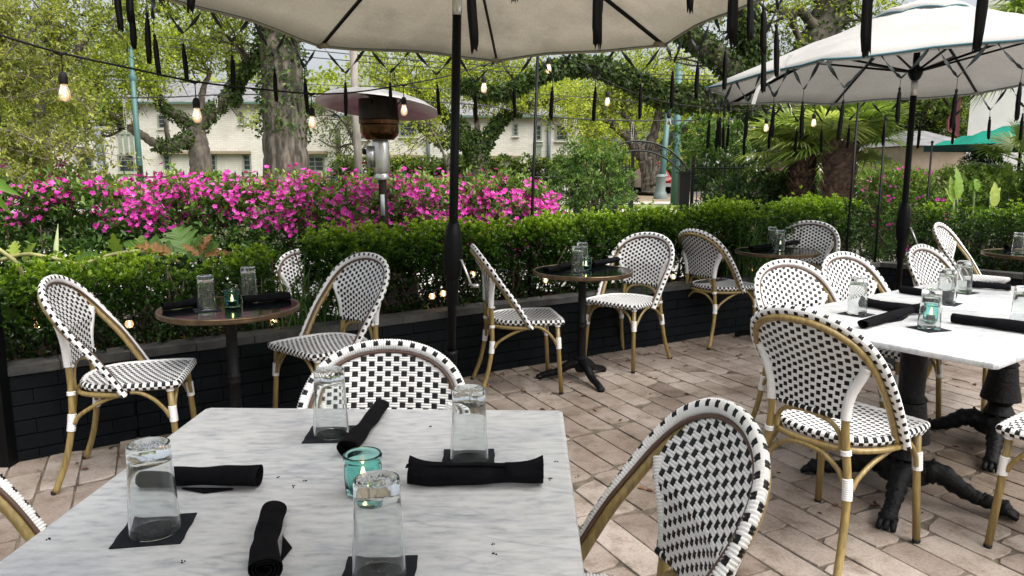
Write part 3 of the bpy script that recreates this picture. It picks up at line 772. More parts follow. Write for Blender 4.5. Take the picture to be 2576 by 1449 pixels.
    if crank:
        mb = MB(); ck = [(zc + .16, .024), (zc + .155, .028), (zc + .10, .040), (zc + .03, .045), (zc - .02, .045), (zc - .07, .042), (zc - .10, .036), (zc - .105, .030), (zc - .22, .029), (zc - .23, .022)]
        mb.tube([axis(z) for z, _ in ck], [r for _, r in ck], 18); ch = mb.build('crank_housing', M['pole'], t, auto=40)
        d = Vector((math.cos(crank_rot), math.sin(crank_rot), 0)); a0 = axis(zc - .01)
        mb = MB(); mb.tube([a0 + d * .04, a0 + d * .055, a0 + d * .115 - Vector((0, 0, .115))], .0055, 8); mb.tube([a0 + d * .115 - Vector((0, 0, .115)), a0 + d * .155 - Vector((0, 0, .11))], .009, 10); mb.build('crank_handle', M['chrome'], ch)
    if base:
        mb = MB(); mb.lathe([(.25, 0), (.25, .03), (.22, .05), (.06, .07), (.030, .09)], 28, caps=True)
        mb.build('stand', M['iron'], t)
        mb = MB(); mb.tube([axis(.08), axis(.48), axis(.50)], [.028, .028, .031], 14); mb.build('stand_tube', M['pole'], t)
    if tass:
        q = 0
        for k in range(8):
            p0, p1 = zed[k * 6], zed[(k * 6 + 6) % ncol]
            for i in range(per):
                if skip and skip(k, i): continue
                fa, fb = i / per, (i + 1) / per
                def on(f):
                    x = f * 6; j = int(x); return zed[(k * 6 + j) % ncol].lerp(zed[(k * 6 + j + 1) % ncol], x - j) + Vector((0, 0, -.012))
                A, B = on(fa + .02), on(fb - .02); drop = ndrop * rng.uniform(.9, 1.1)
                V = (A + B) / 2 + Vector((rng.uniform(-.012, .012), rng.uniform(-.012, .012), -drop)); K = V + Vector((rng.uniform(-.004, .004), 0, -.055 * rng.uniform(.8, 1.2)))
                o = bpy.data.objects.new('tassel', TM[(q * 3 + k) % 5]); COL.objects.link(o); o.parent = t; o.location = K; o.scale = (tscale * tfat * .86, tscale * tfat * .86, tscale * rng.uniform(.92, 1.1))
                o.rotation_euler = (rng.uniform(-.05, .05), rng.uniform(-.05, .05), rng.random() * 6)
                mb = MB(); mb.tube([V - K, Vector((0, 0, .0))], .0016, 5)
                for P in (A, B):                     # twisted flat ribbons
                    m = 7; d = (V - P); sd = d.cross(Vector((0, 0, 1))).normalized(); up = sd.cross(d).normalized(); pts = []
                    ph = rng.random() * 3
                    for s_ in range(m + 1):
                        u = s_ / m; ang = ph + u * 3.3; w_ = .0085 * math.sin(math.pi * min(1, .25 + u * .9) if u < .8 else math.pi * .9 * (1.15 - u) * 2) + .0015
                        c_ = P + d * u + Vector((0, 0, -.006 * math.sin(math.pi * u))) - K
                        wv = (up * math.cos(ang) + sd * math.sin(ang)) * abs(w_); pts += [c_ + wv, c_ - wv]
                    mb.add(pts, [[2 * s_, 2 * s_ + 1, 2 * s_ + 3, 2 * s_ + 2] for s_ in range(m)])
                r_ = mb.build('ribbon', M['ribbon'], o)
                r_.matrix_parent_inverse = (o.rotation_euler.to_matrix().to_4x4() @ Matrix.Diagonal(o.scale.to_4d())).inverted()
                q += 1
    return t
umbrella('cream tasselled umbrella whose pole stands left of the middle, canopy filling the top', (-.305, 3.44), 1.42, 2.14, 2.56, R(6), (.030, -.004), M['canvas'], ctilt=(.02, .072), per=4, seed=4, crank_rot=R(-38), zc=.95)
umbrella('white tasselled umbrella over the right marble tables, seen partly from above', (2.70, 5.10), 1.38, 1.95, 2.42, R(2), (-.004, .0), M['canvas_white'], ctilt=(-.035, .034), per=4, seed=9, crank_rot=R(-60), zc=.97, ndrop=.14)
UW = bpy.data.objects['patio_umbrella.001']
mb = MB(); sp = spline([dep(1990, 138, 4.35), dep(1952, 190, 4.35), dep(1915, 214, 4.35), dep(1903, 235, 4.35), dep(1895, 262, 4.35)], 5); vs = []
for p in sp: vs += [p + Vector((.012, 0, 0)) - UW.location, p - Vector((.012, 0, 0)) - UW.location]
mb.add(vs, [[2 * i, 2 * i + 1, 2 * i + 3, 2 * i + 2] for i in range(len(sp) - 1)]); mb.build('strap', M['canvas_white'], UW)
umbrella('umbrella overhead of which only long hanging tassels show at the top edge', (.43, -.02), 1.70, 1.972, 2.45, R(22.5), (0, 0), M['brightening_canvas'], per=5, seed=2, skip=lambda k, i: k not in (7, 3, 4, 5), tscale=1.05, tfat=.80, ndrop=.12)

# green market umbrella at the white wall
def green_umbrella():
    c = at(2518, 640, -.05); c = Vector((8.05, 11.9, 0)); t = thing('market_umbrella', 'green square market umbrella before the white wall', 'umbrella', (c.x, c.y, 0))
    hw = .95; zt, ze = 2.08, 1.73; mb = MB()
    n = 10; vs = []
    for i in range(n + 1):
        for j in range(n + 1):
            x = -1 + 2 * i / n; y = -1 + 2 * j / n; m_ = max(abs(x), abs(y)); vs.append((x * hw, y * hw, zt - (zt - ze) * m_ ** 1.1))
    mb.add(vs, [[i * (n + 1) + j, i * (n + 1) + j + 1, (i + 1) * (n + 1) + j + 1, (i + 1) * (n + 1) + j] for i in range(n) for j in range(n)])
    o = mb.build('canopy', M['green_canvas'], t, False); o.rotation_euler = (0, 0, .25)
    mb = MB()
    for s in (0, 1, 2, 3):
        a = s * math.pi / 2; mb.box((math.cos(a) * hw, math.sin(a) * hw, ze - .05), (.006, hw, .05), 0, a)
    o = mb.build('valance', plain('dark_green_valance', (.004, .035, .03), .9), t, False); o.rotation_euler = (0, 0, .25)
    mb = MB(); mb.tube([(0, 0, 0), (0, 0, zt)], .024, 12); mb.build('pole', M['pole'], t)
    mb = MB(); mb.tube([(0, 0, .78), (0, 0, .82), (0, 0, .95), (0, 0, .98)], [.03, .05, .05, .03], 12); mb.build('crank_housing', M['pole'], t)
    mb = MB(); mb.lathe([(.3, -.1), (.3, .04), (.05, .08)], 20, caps=True); mb.build('stand', M['iron'], t)
green_umbrella()

# ------------------------------------------------------------------ patio heater
def heater():
    b = dep(962, 440, 5.3); cx, cy_ = b.x, b.y; th = .012
    t = thing('patio_heater', 'tall mushroom patio heater with a silver dome behind the hedge', 'patio heater', (cx, cy_, 0))
    X = lambda z: -.028 * (z - 1.2)
    def L_(prof, name, mat, n=36, par=None, auto=40):
        mb = MB(); vs = []
        for r, z in prof: vs += [(X(z) + r * math.cos(2 * math.pi * j / n), r * math.sin(2 * math.pi * j / n), z - (r * (.08 * math.cos(2 * math.pi * j / n) + .13 * math.sin(2 * math.pi * j / n)) if name == 'reflector' else 0)) for j in range(n)]
        mb.add(vs, [[i * n + j, i * n + (j + 1) % n, (i + 1) * n + (j + 1) % n, (i + 1) * n + j] for i in range(len(prof) - 1) for j in range(n)])
        return mb.build(name, mat, par or t, auto=auto)
    silver = noisy('brushed_aluminium', (.30, .29, .28), (.46, .45, .44), 9, .42, .55)
    L_([(.022, 0), (.022, .0), (.030, .0), (.030, 1.28)], 'pole', noisy('bronze_pole', (.014, .009, .007), (.03, .02, .015), 4, .35, .3))
    L_([(.0, 1.275), (.048, 1.28), (.052, 1.30), (.036, 1.33)], 'flange', M['chrome'])
    L_([(.0, 1.32), (.052, 1.33), (.060, 1.36), (.060, 1.545), (.052, 1.56)], 'valve_housing', M['chrome'])
    mb = MB(); mb.box((-.075, -.02, 1.44), (.025, .035, .075)); vb = mb.build('control_box', M['chrome'], t)
    mb = MB(); mb.tube([(-.10, -.02, 1.475), (-.13, -.02, 1.475)], .020, 12); mb.build('knob', M['rubber'], vb)
    mb = MB(); mb.tube([(-.10, -.02, 1.40), (-.14, -.02, 1.40)], .007, 8); mb.build('igniter', plain('red_button', (.5, .01, .02), .4), vb)
    L_([(.05, 1.555), (.10, 1.560), (.128, 1.590), (.136, 1.610), (.136, 1.660), (.130, 1.665), (.142, 1.668), (.142, 1.695), (.136, 1.70)], 'burner_bowl', noisy('bronze_bowl', (.05, .022, .010), (.16, .08, .035), 5, .22, .8))
    scr = L_([(.140, 1.70), (.138, 1.78), (.135, 1.84)], 'burner_screen', noisy('burner_mesh', (.008, .005, .004), (.03, .017, .012), 60, .5, .4))
    L_([(.0, 1.885), (.10, 1.882), (.25, 1.862), (.36, 1.828), (.425, 1.790), (.432, 1.782), (.422, 1.780), (.35, 1.815), (.24, 1.847), (.10, 1.864), (.0, 1.867)], 'reflector', silver, 64)
    for a in (.4, 2.5, 4.6):
        mb = MB(); mb.tube([(X(1.8) + .13 * math.cos(a), .13 * math.sin(a), 1.80), (X(1.85) + .18 * math.cos(a), .18 * math.sin(a), 1.845)], .005, 6); mb.build('strut', M['pole'], t)
    mb = MB(); mb.box((X(1.05) - .003, -.0315, 1.10), (.015, .0012, .075)); mb.build('sticker', plain('label_paper', (.5, .52, .55), .6), t)
    L_([(.22, 0), (.22, .55), (.20, .58), (.03, .60)], 'gas_cabinet', plain('bronze_cabinet', (.03, .02, .016), .4, .3))
heater()

# ------------------------------------------------------------------ string lights
def bulb_parts(t, p, r=.022, hang=.075, lit=True, size=1.0, cable_th=.004):
    """pendant socket with filament bulb below cable point p"""
    k = size; mb = MB(); mb.tube([p + Vector((-.022 * k, 0, 0)), p + Vector((0, 0, -.004 * k)), p + Vector((.022 * k, 0, 0))], .0065 * k, 8)
    mb.tube([p, p + Vector((0, 0, -.012 * k))], .007 * k, 8); mb.tube([p, p + Vector((0, 0, -hang * k))], .0025 * k, 6)
    z0 = -hang * k
    mb.lathe([(0, z0 + .004 * k), (.009 * k, z0), (.0155 * k, z0 - .010 * k), (.017 * k, z0 - .022 * k), (.016 * k, z0 - .040 * k), (.0150 * k, z0 - .046 * k), (0, z0 - .046 * k)], 14, 0, p)
    s = mb.build('socket', M['rubber'], t)
    zb = z0 - .044 * k; mb = MB()
    mb.lathe([(.011 * k, zb), (.0135 * k, zb - .012 * k), (.0190 * k, zb - .028 * k), (.0215 * k, zb - .042 * k), (.0200 * k, zb - .055 * k), (.0130 * k, zb - .067 * k), (.0, zb - .071 * k)], 18, 0, p)
    mb.build('bulb', M['bulb'] if lit else M['bulb_off'], s)
    if lit:
        mb = MB()
        for a in range(4):
            x, y = math.cos(a * 1.57) * .0045 * k, math.sin(a * 1.57) * .0045 * k
            mb.tube([p + Vector((x * .5, y * .5, zb - .012 * k)), p + Vector((x, y, zb - .052 * k))], .0012 * k, 5)
        mb.build('filament', M['filament'], s)
def string_light(label, ctrl, bulbs, r=.0045, size=1.0, hang=.075):
    P = spline([dep(*c) for c in ctrl], 10); t = thing('string_light', label, 'string light', P[0]); o = P[0]
    mb = MB(); mb.tube([p - o for p in P], r, 6); mb.build('cable', M['rubber'], t)
    for px, lit in bulbs:                      # bulbs sit where the cable passes
        best = min(P, key=lambda p: abs(1288 + FPX * p.x / ((p - CAM).dot(Vector((0, math.cos(PITCH), -math.sin(PITCH))))) - px))
        bulb_parts(t, best - o, lit=lit, size=size, hang=hang)
    return t
string_light('black string light cable running from the upper left corner past the heater', [(-140, 40, 2.6), (0, 88, 2.72), (153, 133, 2.95), (330, 172, 3.2), (490, 205, 3.45), (650, 224, 3.8), (795, 236, 4.1), (900, 231, 4.35), (1015, 213, 4.6), (1130, 190, 4.9), (1217, 163, 5.1), (1300, 140, 5.25), (1352, 110, 5.35)],
             [(153, True), (490, True), (778, True), (1015, True), (1217, True)])
string_light('string light cable falling from the thin pole towards the arched gate', [(1352, 105, 5.35), (1400, 128, 5.45), (1455, 162, 5.6), (1529, 205, 5.8), (1600, 235, 5.9), (1676, 257, 6.0), (1760, 269, 6.1), (1860, 277, 6.2), (1960, 272, 6.3), (2060, 262, 6.4), (2165, 255, 6.5)],
             [(1378, True), (1529, True), (1683, False), (1805, True), (1927, True), (2050, True)])
def light_pole(px0, py0, px1, py1, opt, label):
    a = dep(px0, py0, opt); b = dep(px1, py1, opt); d = (b - a); f = b + d * ((0 - b.z) / d.z) if abs(d.z) > .01 else b
    mb = MB(); mb.tube([f, a], .011, 8); mb.lathe([(.016, 0), (.016, .02), (0, .03)], 8, 0, a)
    tag(mb.build('light_pole', M['pole']), label, 'pole', 'thin black poles carrying the string lights')
light_pole(1354, 100, 1338, 550, 5.35, 'thin black light pole rising before the pink azaleas')
light_pole(2160, 250, 2140, 500, 6.5, 'thin black light pole in front of the right palm trunk')
light_pole(2228, 300, 2213, 500, 7.2, 'thin black light pole between the palm and the far umbrella pole')
light_pole(2345, 360, 2333, 500, 8.2, 'shortest thin black light pole before the bright rear hedge')
# ------------------------------------------------------------------ patio paving
PL = [Vector(p + (0,)) for p in ((-3.6, 2.35), (-1.90, 3.60), (-.129, 4.85), (1.88, 6.08), (3.57, 7.13), (6.9, 3.92))]
def wall_y(x): return float(np.interp(x, [p.x for p in PL], [p.y for p in PL]))
M['paver'] = None
def paver_mat():
    m, nt, b = newmat('tumbled_stone')
    co = objco(nt)
    a = N(nt, 'ShaderNodeAttribute', attribute_name='r')
    base = ramp(nt, a.outputs['Fac'], [(0, (.225, .18, .158)), (.35, (.315, .265, .238)), (.7, (.385, .335, .302)), (1, (.45, .40, .368))])
    n1 = N(nt, 'ShaderNodeTexNoise', Scale=7, Detail=8, Roughness=.7); nt.links.new(co, n1.inputs['Vector'])
    n2 = N(nt, 'ShaderNodeTexNoise', Scale=1.1, Detail=4, Roughness=.6); nt.links.new(co, n2.inputs['Vector'])
    n3 = N(nt, 'ShaderNodeTexNoise', Scale=90, Detail=5, Roughness=.7); nt.links.new(co, n3.inputs['Vector'])
    cur = base
    for src, st in ((n1, [(.32, (.42, .37, .32)), (.50, (.92, .90, .87)), (.64, (1, 1, 1))]), (n2, [(.36, (.50, .46, .40)), (.56, (1, 1, 1))]), (n3, [(.36, (.74, .71, .68)), (.55, (1, 1, 1))])):
        mu = N(nt, 'ShaderNodeMixRGB', blend_type='MULTIPLY'); mu.inputs[0].default_value = .9
        nt.links.new(cur, mu.inputs[1]); nt.links.new(ramp(nt, src.outputs['Fac'], st), mu.inputs[2]); cur = mu.outputs[0]
    nt.links.new(cur, b.inputs['Base Color']); b.inputs['Roughness'].default_value = .72; b.inputs['Specular IOR Level'].default_value = .3
    n4 = N(nt, 'ShaderNodeTexNoise', Scale=28, Detail=8, Roughness=.7); nt.links.new(co, n4.inputs['Vector'])
    bp = N(nt, 'ShaderNodeBump', Strength=.6, Distance=.006); nt.links.new(n4.outputs['Fac'], bp.inputs['Height']); nt.links.new(bp.outputs[0], b.inputs['Normal'])
    return m
def paving():
    rng = random.Random(12); mb = MB(); rv = []
    p1 = at(1436, 1033); p2 = at(1718, 1196); d = (p2 - p1); d.z = 0; d.normalize(); n = Vector((-d.y, d.x, 0))
    if n.x < 0: n = -n
    o = Vector((p1.x, p1.y, 0)); rw = .148
    for i in range(-40, 50):
        t = -7.5 + rng.uniform(0, .4); off = i * rw
        while t < 7.0:
            L = rng.choice((.26, .30, .36, .42, .50)) * rng.uniform(.9, 1.1); g = .0015 + rng.random() ** 4 * .012
            c = o + n * off + d * (t + L / 2)
            if -3.9 < c.x < 6.9 and .2 < c.y < wall_y(c.x) + .10:
                sk0, sk1 = [rng.uniform(-.012, .012) + (rng.choice((-1, 1)) * rng.uniform(.02, .05) if rng.random() < .14 else 0) for _ in range(2)]
                a0, a1 = t + g, t + L - g; hw_ = rw / 2 - .0018 - rng.random() * .0022; z = rng.uniform(-.0025, .0015)
                cs = [(a0 + max(0, sk0), -hw_), (a1 - max(0, sk1), -hw_), (a1 + min(0, sk1), hw_), (a0 - min(0, sk0), hw_)]
                P = [o + n * (off + y) + d * x for x, y in cs]; cc = sum(P, Vector()) / 4
                # irregular outline + worn edge
                ring = []
                for q in range(4):
                    A, B = P[q], P[(q + 1) % 4]
                    for s_ in range(4):
                        f = (s_ + .15 * (s_ == 0)) / 4; w_ = A.lerp(B, f); w_ = w_ + (cc - w_).normalized() * rng.uniform(0, .0022) + (cc - w_).normalized() * (.0025 if s_ == 0 else 0)
                        ring.append(w_)
                m = len(ring)
                top = [w_ + (cc - w_).normalized() * .0022 + Vector((0, 0, z)) for w_ in ring]; mid = [w_ + Vector((0, 0, z - .0025)) for w_ in ring]; low = [w_ + Vector((0, 0, -.02)) for w_ in ring]
                v0 = len(mb.v)
                mb.add(top + mid + low, [list(range(m))] + [[m + j, m + (j + 1) % m, (j + 1) % m, j] for j in range(m)] + [[2 * m + j, 2 * m + (j + 1) % m, m + (j + 1) % m, m + j] for j in range(m)])
                # winding
                if (P[1] - P[0]).cross(P[2] - P[1]).z < 0:
                    for q in range(len(mb.f) - 2 * m - 1, len(mb.f)): mb.f[q] = mb.f[q][::-1]
                rv += [min(1, max(0, rng.gauss(.55, .22)))] * (2 * m + 1)
            t += L
    mb.r = rv
    o_ = mb.build('patio', paver_mat(), None, False); tag(o_, kind='structure')
    mb = MB(); mb.add([(-6, -2, -.007), (8, -2, -.007), (8, 8, -.007), (-6, 8, -.007)], [[0, 1, 2, 3]])
    tag(mb.build('mortar_bed', noisy('mortar', (.075, .060, .045), (.19, .155, .12), 14, .95, bump=.6, bscale=90)), kind='structure')
paving()
# ground beyond
mb = MB(); mb.add([(-400, -60, -.13), (400, -60, -.13), (400, 700, -.13), (-400, 700, -.13)], [[0, 1, 2, 3]])
tag(mb.build('ground', noisy('lawn_and_dirt', (.045, .07, .018), (.11, .12, .045), .8, .95, bump=.6, bscale=30, detail=8)), kind='structure')
mb = MB(); mb.add([(-14, 4.6, -.10), (-1, 5.6, -.10), (3.2, 8.1, -.10), (16, 4.2, -.10), (22, 13.5, -.10), (-14, 13.5, -.10)], [[0, 1, 2, 3, 4, 5]])
tag(mb.build('garden_terrace', noisy('pale_concrete', (.34, .33, .31), (.50, .49, .46), 3, .85, bump=.3, bscale=40)), kind='structure')
# ------------------------------------------------------------------ black brick planter
def planter():
    t = thing('planter', 'long low planter wall of black painted brick around the patio', 'planter', (0, 0, 0))
    rng = random.Random(8); mb = MB(); soil = MB(); cap = MB(); core = MB()
    for a, b in zip(PL[:-1], PL[1:]):
        L = (b - a).length; u = (b - a) / L; nrm = Vector((-u.y, u.x, 0)); ang = math.atan2(u.y, u.x)
        if a is PL[4]: nrm = Vector((-u.y, u.x, 0))
        c = a + u * L / 2 + nrm * .07; core.box((c.x, c.y, .16), (L / 2, .048, .22), 0, ang)
        nrow = 6
        for r_ in range(nrow):
            x = -(.105 if r_ % 2 else 0)
            while x < L:
                x0, x1 = max(0, x) + .0015, min(L, x + .21) - .0015
                if x1 - x0 > .02:
                    cc = a + u * ((x0 + x1) / 2) + nrm * (.058 + rng.uniform(-.0015, .0015))
                    mb.box((cc.x, cc.y, -.02 + r_ * .0725 + .034), ((x1 - x0) / 2, .056, .0335), 0, ang + rng.uniform(-.002, .002))
                x += .21
        x = 0
        while x < L:
            x1 = min(L, x + .30); cc = a + u * ((x + x1) / 2) + nrm * (.062 + rng.uniform(-.002, .002))
            cap.box((cc.x, cc.y, .437 + rng.uniform(-.001, .001)), ((x1 - x) / 2 - .002, .072, .021), 0, ang); x = x1
        c = a + u * L / 2 + nrm * .60; core.box((c.x, c.y, .14), (L / 2 + .2, .05, .24), 0, ang)
        A, B = a + nrm * .12, b + nrm * .12; Cc, D = b + nrm * .62 + u * .25, a + nrm * .62 - u * .05
        m = 40; vs = []
        for i in range(m + 1):
            for j in range(9):
                p = A.lerp(B, i / m).lerp(D.lerp(Cc, i / m), j / 8); vs.append((p.x, p.y, .385 + .03 * mnoise.noise(p * 4) + .012 * mnoise.noise(p * 23)))
        soil.add(vs, [[i * 9 + j, (i + 1) * 9 + j, (i + 1) * 9 + j + 1, i * 9 + j + 1] for i in range(m) for j in range(8)])
    bm_ = noisy('black_painted_brick', (.0022, .0034, .0046), (.0045, .0068, .0088), 5, .6, bump=.4, bscale=70, spec=.12)
    mb.build('brick_wall', bm_, t, False); core.build('core', bm_, t, False)
    cap.build('coping', noisy('weathered_coping', (.022, .024, .024), (.065, .064, .058), 9, .75, bump=.5, bscale=80), t, False)
    soil.build('soil', noisy('mulch', (.022, .012, .007), (.085, .045, .025), 40, .95, bump=.9, bscale=120), t)
planter()
# ------------------------------------------------------------------ hedges and plants
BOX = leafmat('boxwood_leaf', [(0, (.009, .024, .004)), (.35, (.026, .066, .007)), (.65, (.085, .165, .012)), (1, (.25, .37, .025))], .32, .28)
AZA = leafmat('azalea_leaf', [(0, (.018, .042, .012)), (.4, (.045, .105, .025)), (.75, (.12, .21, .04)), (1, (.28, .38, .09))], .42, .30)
PINK = leafmat('azalea_petal', [(0, (.42, .010, .24)), (.4, (.66, .040, .42)), (.8, (.74, .09, .52)), (1, (.80, .27, .62))], .55, .30, .95)
STEM = noisy('woody_stem', (.045, .030, .018), (.12, .085, .055), 20, .9, bump=.6, bscale=60)
def hedge_points(rng, path, n, width, z0, z1, lump=.05, seed=0, bottom=.35, endcap=.25):
    P = [Vector(p) for p in path]; seg = [(P[i + 1] - P[i]).length for i in range(len(P) - 1)]; tot = sum(seg)
    C = np.zeros((n, 3)); O = np.zeros((n, 3)); H = np.zeros(n); k = 0
    while k < n:
        t = rng.random() * tot; i = 0; s_ = t
        while s_ > seg[i] and i < len(seg) - 1: s_ -= seg[i]; i += 1
        c = P[i].lerp(P[i + 1], s_ / seg[i]); u = (P[i + 1] - P[i]).normalized(); nr = Vector((-u.y, u.x, 0))
        zt = z1(c.x) if callable(z1) else z1
        a = rng.random() * 2 * math.pi; q = (abs(math.cos(a)) ** 6 + abs(math.sin(a)) ** 6) ** (-1 / 6.)
        dep_ = 1 - rng.random() ** 2.2 * .55
        y, z = math.cos(a) * q * dep_, math.sin(a) * q * dep_
        edge = min(t, tot - t); e = 1 if edge > endcap else (1 - (1 - edge / endcap) ** 2) ** .5
        hz = (zt - z0) / 2
        pt = c + nr * (y * width / 2 * (.6 + .4 * e)) + Vector((0, 0, z0 + hz + z * hz * (.75 + .25 * e)))
        if z < -.2 and rng.random() > bottom: continue
        nz = mnoise.noise(Vector((pt.x * 3.1 + seed, pt.y * 3.1, pt.z * 3.6)))
        if dep_ > .75 and nz < -.16: continue
        od = nr * math.cos(a) + Vector((0, 0, math.sin(a)))
        pt += od * (lump * (nz + .6 * mnoise.noise(pt * 9)) + lump * .6 * rng.normal())
        C[k] = pt; O[k] = od; H[k] = (pt.z - z0) / (zt - z0); k += 1
    return C, O, H
def boxhedge(label, path, z1, n, seed, z0=.42, width=.50, per=9, L=.030, W=.0170, bottom=.35, yellow=0.0):
    rng = np.random.default_rng(seed); t = thing('boxwood_hedge', label, 'hedge', tuple(Vector(path[0])))
    o = Vector(path[0]); C, O, H = hedge_points(rng, path, n, width, z0, z1, .06, seed, bottom)
    p, d, nn, l, w_, r = clusters(rng, C - np.array(o), O, per, .012, L, W, .35, rbase=np.clip(.06 + yellow + .70 * H ** 3.2 + rng.normal(size=n) * .12, 0, 1), rvar=.10)  # new growth lightens the top; face shade is painted as darker lower leaves
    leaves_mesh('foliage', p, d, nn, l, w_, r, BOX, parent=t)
    mb = MB(); P = [Vector(q) for q in path]
    for i in range(len(P) - 1):
        L_ = (P[i + 1] - P[i]).length; m = int(L_ / .14)
        for k in range(m):
            c = P[i].lerp(P[i + 1], (k + rng.random()) / m) - o; c.z = .36 - o.z
            nst = 3
            for q in range(nst):
                e = c + Vector((rng.normal() * .13, rng.normal() * .13, .30 + rng.random() * .22)); mid = c.lerp(e, .5) + Vector((rng.normal() * .03, rng.normal() * .03, 0))
                mb.tube([c + Vector((rng.normal() * .02, rng.normal() * .02, 0)), mid, e], [.008, .006, .003], 5)
    mb.build('stems', STEM, t)
    return t
def off(p, u, d): return p + Vector((-u.y, u.x, 0)) * d
U0 = (PL[1] - PL[0]).normalized(); U1 = (PL[2] - PL[1]).normalized(); U2 = (PL[3] - PL[2]).normalized(); U3 = (PL[4] - PL[3]).normalized(); U4 = (PL[5] - PL[4]).normalized()
hl = [off(PL[0], U0, .36), off(PL[1], U1, .36), Vector((-1.42, 4.37, 0))]
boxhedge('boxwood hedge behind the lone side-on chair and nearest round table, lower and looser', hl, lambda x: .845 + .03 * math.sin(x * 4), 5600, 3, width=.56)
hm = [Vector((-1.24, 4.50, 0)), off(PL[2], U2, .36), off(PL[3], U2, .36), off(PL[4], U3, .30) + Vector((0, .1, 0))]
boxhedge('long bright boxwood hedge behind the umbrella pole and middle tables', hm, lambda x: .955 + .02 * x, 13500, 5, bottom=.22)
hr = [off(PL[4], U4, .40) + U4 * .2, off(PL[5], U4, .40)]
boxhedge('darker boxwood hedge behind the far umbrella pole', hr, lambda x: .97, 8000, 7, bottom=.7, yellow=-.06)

def azalea(label, path, z0, z1, width, n, nb, seed, L=.054, W=.024, density=None, lo=.25, bsz=.0235, bright=0.0):
    rng = np.random.default_rng(seed); o = Vector(path[0]); t = thing('azalea_hedge', label, 'shrub', tuple(o))
    C, O, H = hedge_points(rng, path, n, width, z0, z1, .09, seed, .5, .5)
    oo = np.array(o)
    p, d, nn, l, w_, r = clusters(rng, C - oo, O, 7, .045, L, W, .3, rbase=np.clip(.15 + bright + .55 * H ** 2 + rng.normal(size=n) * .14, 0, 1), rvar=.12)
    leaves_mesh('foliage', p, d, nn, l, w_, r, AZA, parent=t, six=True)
    C, O, H = hedge_points(rng, path, nb * 7, width * 1.06, z0, z1, .09, seed, .6, .5)
    keep = []
    for i in range(len(C)):
        f = .5 + .5 * mnoise.noise(Vector((C[i][0] * 2.4, C[i][1] * 2.4, C[i][2] * 2.8 + seed))) + .35 * mnoise.noise(Vector(C[i]) * 6)
        g = density(C[i], H[i]) if density else 1
        if H[i] > lo and f * g > .41: keep.append(i)
    keep = keep[:nb]; C = C[keep] - oo; O = O[keep]; m = len(C)
    cl = np.repeat(np.arange(m), 4); C = C[cl] + rng.normal(size=(m * 4, 3)) * .032; O = O[cl]; m = len(C)
    ax = O + rdir(rng, m) * .7; ax /= np.linalg.norm(ax, axis=1, keepdims=True)
    e1 = np.cross(ax, rdir(rng, m)); e1 /= np.linalg.norm(e1, axis=1, keepdims=True); e2 = np.cross(ax, e1)
    P_, D_, N_, R_ = [], [], [], []
    rb = np.clip(rng.normal(.5, .2, m), 0, 1)
    for k in range(5):
        a = 2 * math.pi * k / 5 + rng.normal(size=m) * .1; ca, sa = np.cos(a)[:, None], np.sin(a)[:, None]
        rad = e1 * ca + e2 * sa; P_.append(C); D_.append(rad + ax * .45); N_.append(ax - rad * .4); R_.append(np.clip(rb + rng.normal(size=m) * .1, 0, 1))
    sz = np.tile(rng.uniform(.8, 1.15, m), 5)
    leaves_mesh('blossoms', np.concatenate(P_), np.concatenate(D_), np.concatenate(N_), bsz * sz, bsz * .78 * sz, np.concatenate(R_), PINK, fold=.1, parent=t, six=True)
    mb = MB()
    P = [Vector(q) for q in path]
    for i in range(len(P) - 1):
        m = int((P[i + 1] - P[i]).length / .16)
        for k in range(m):
            c = P[i].lerp(P[i + 1], (k + rng.random()) / m) - o; c.z = -.12
            for q in range(4):
                e = c + Vector((rng.normal() * .3, rng.normal() * .3, z0 + .3 + rng.random() * (z1 - z0) * .7 if not callable(z1) else .9))
                mb.tube([c, c.lerp(e, .5) + Vector((rng.normal() * .05, rng.normal() * .05, 0)), e], [.014, .009, .004], 5)
    mb.build('stems', STEM, t)
    return t
def azd(c, h):
    lim = np.interp(c[0], [-4, -1.6, -.4, .6], [.80, .74, .60, .42])
    return np.interp(c[0], [-4.6, -3.4, -2.4, -1.2, .3, .8], [.62, .80, 1.0, 1.1, 1.2, 1.2]) * (1 if h > lim else .25)
azalea('wide azalea hedge thick with magenta blossom behind the patio heater', [(-4.9, 5.25, 0), (-2.4, 5.95, 0), (.30, 6.60, 0)], .05, 1.20, 1.15, 9800, 2200, 11, density=azd)
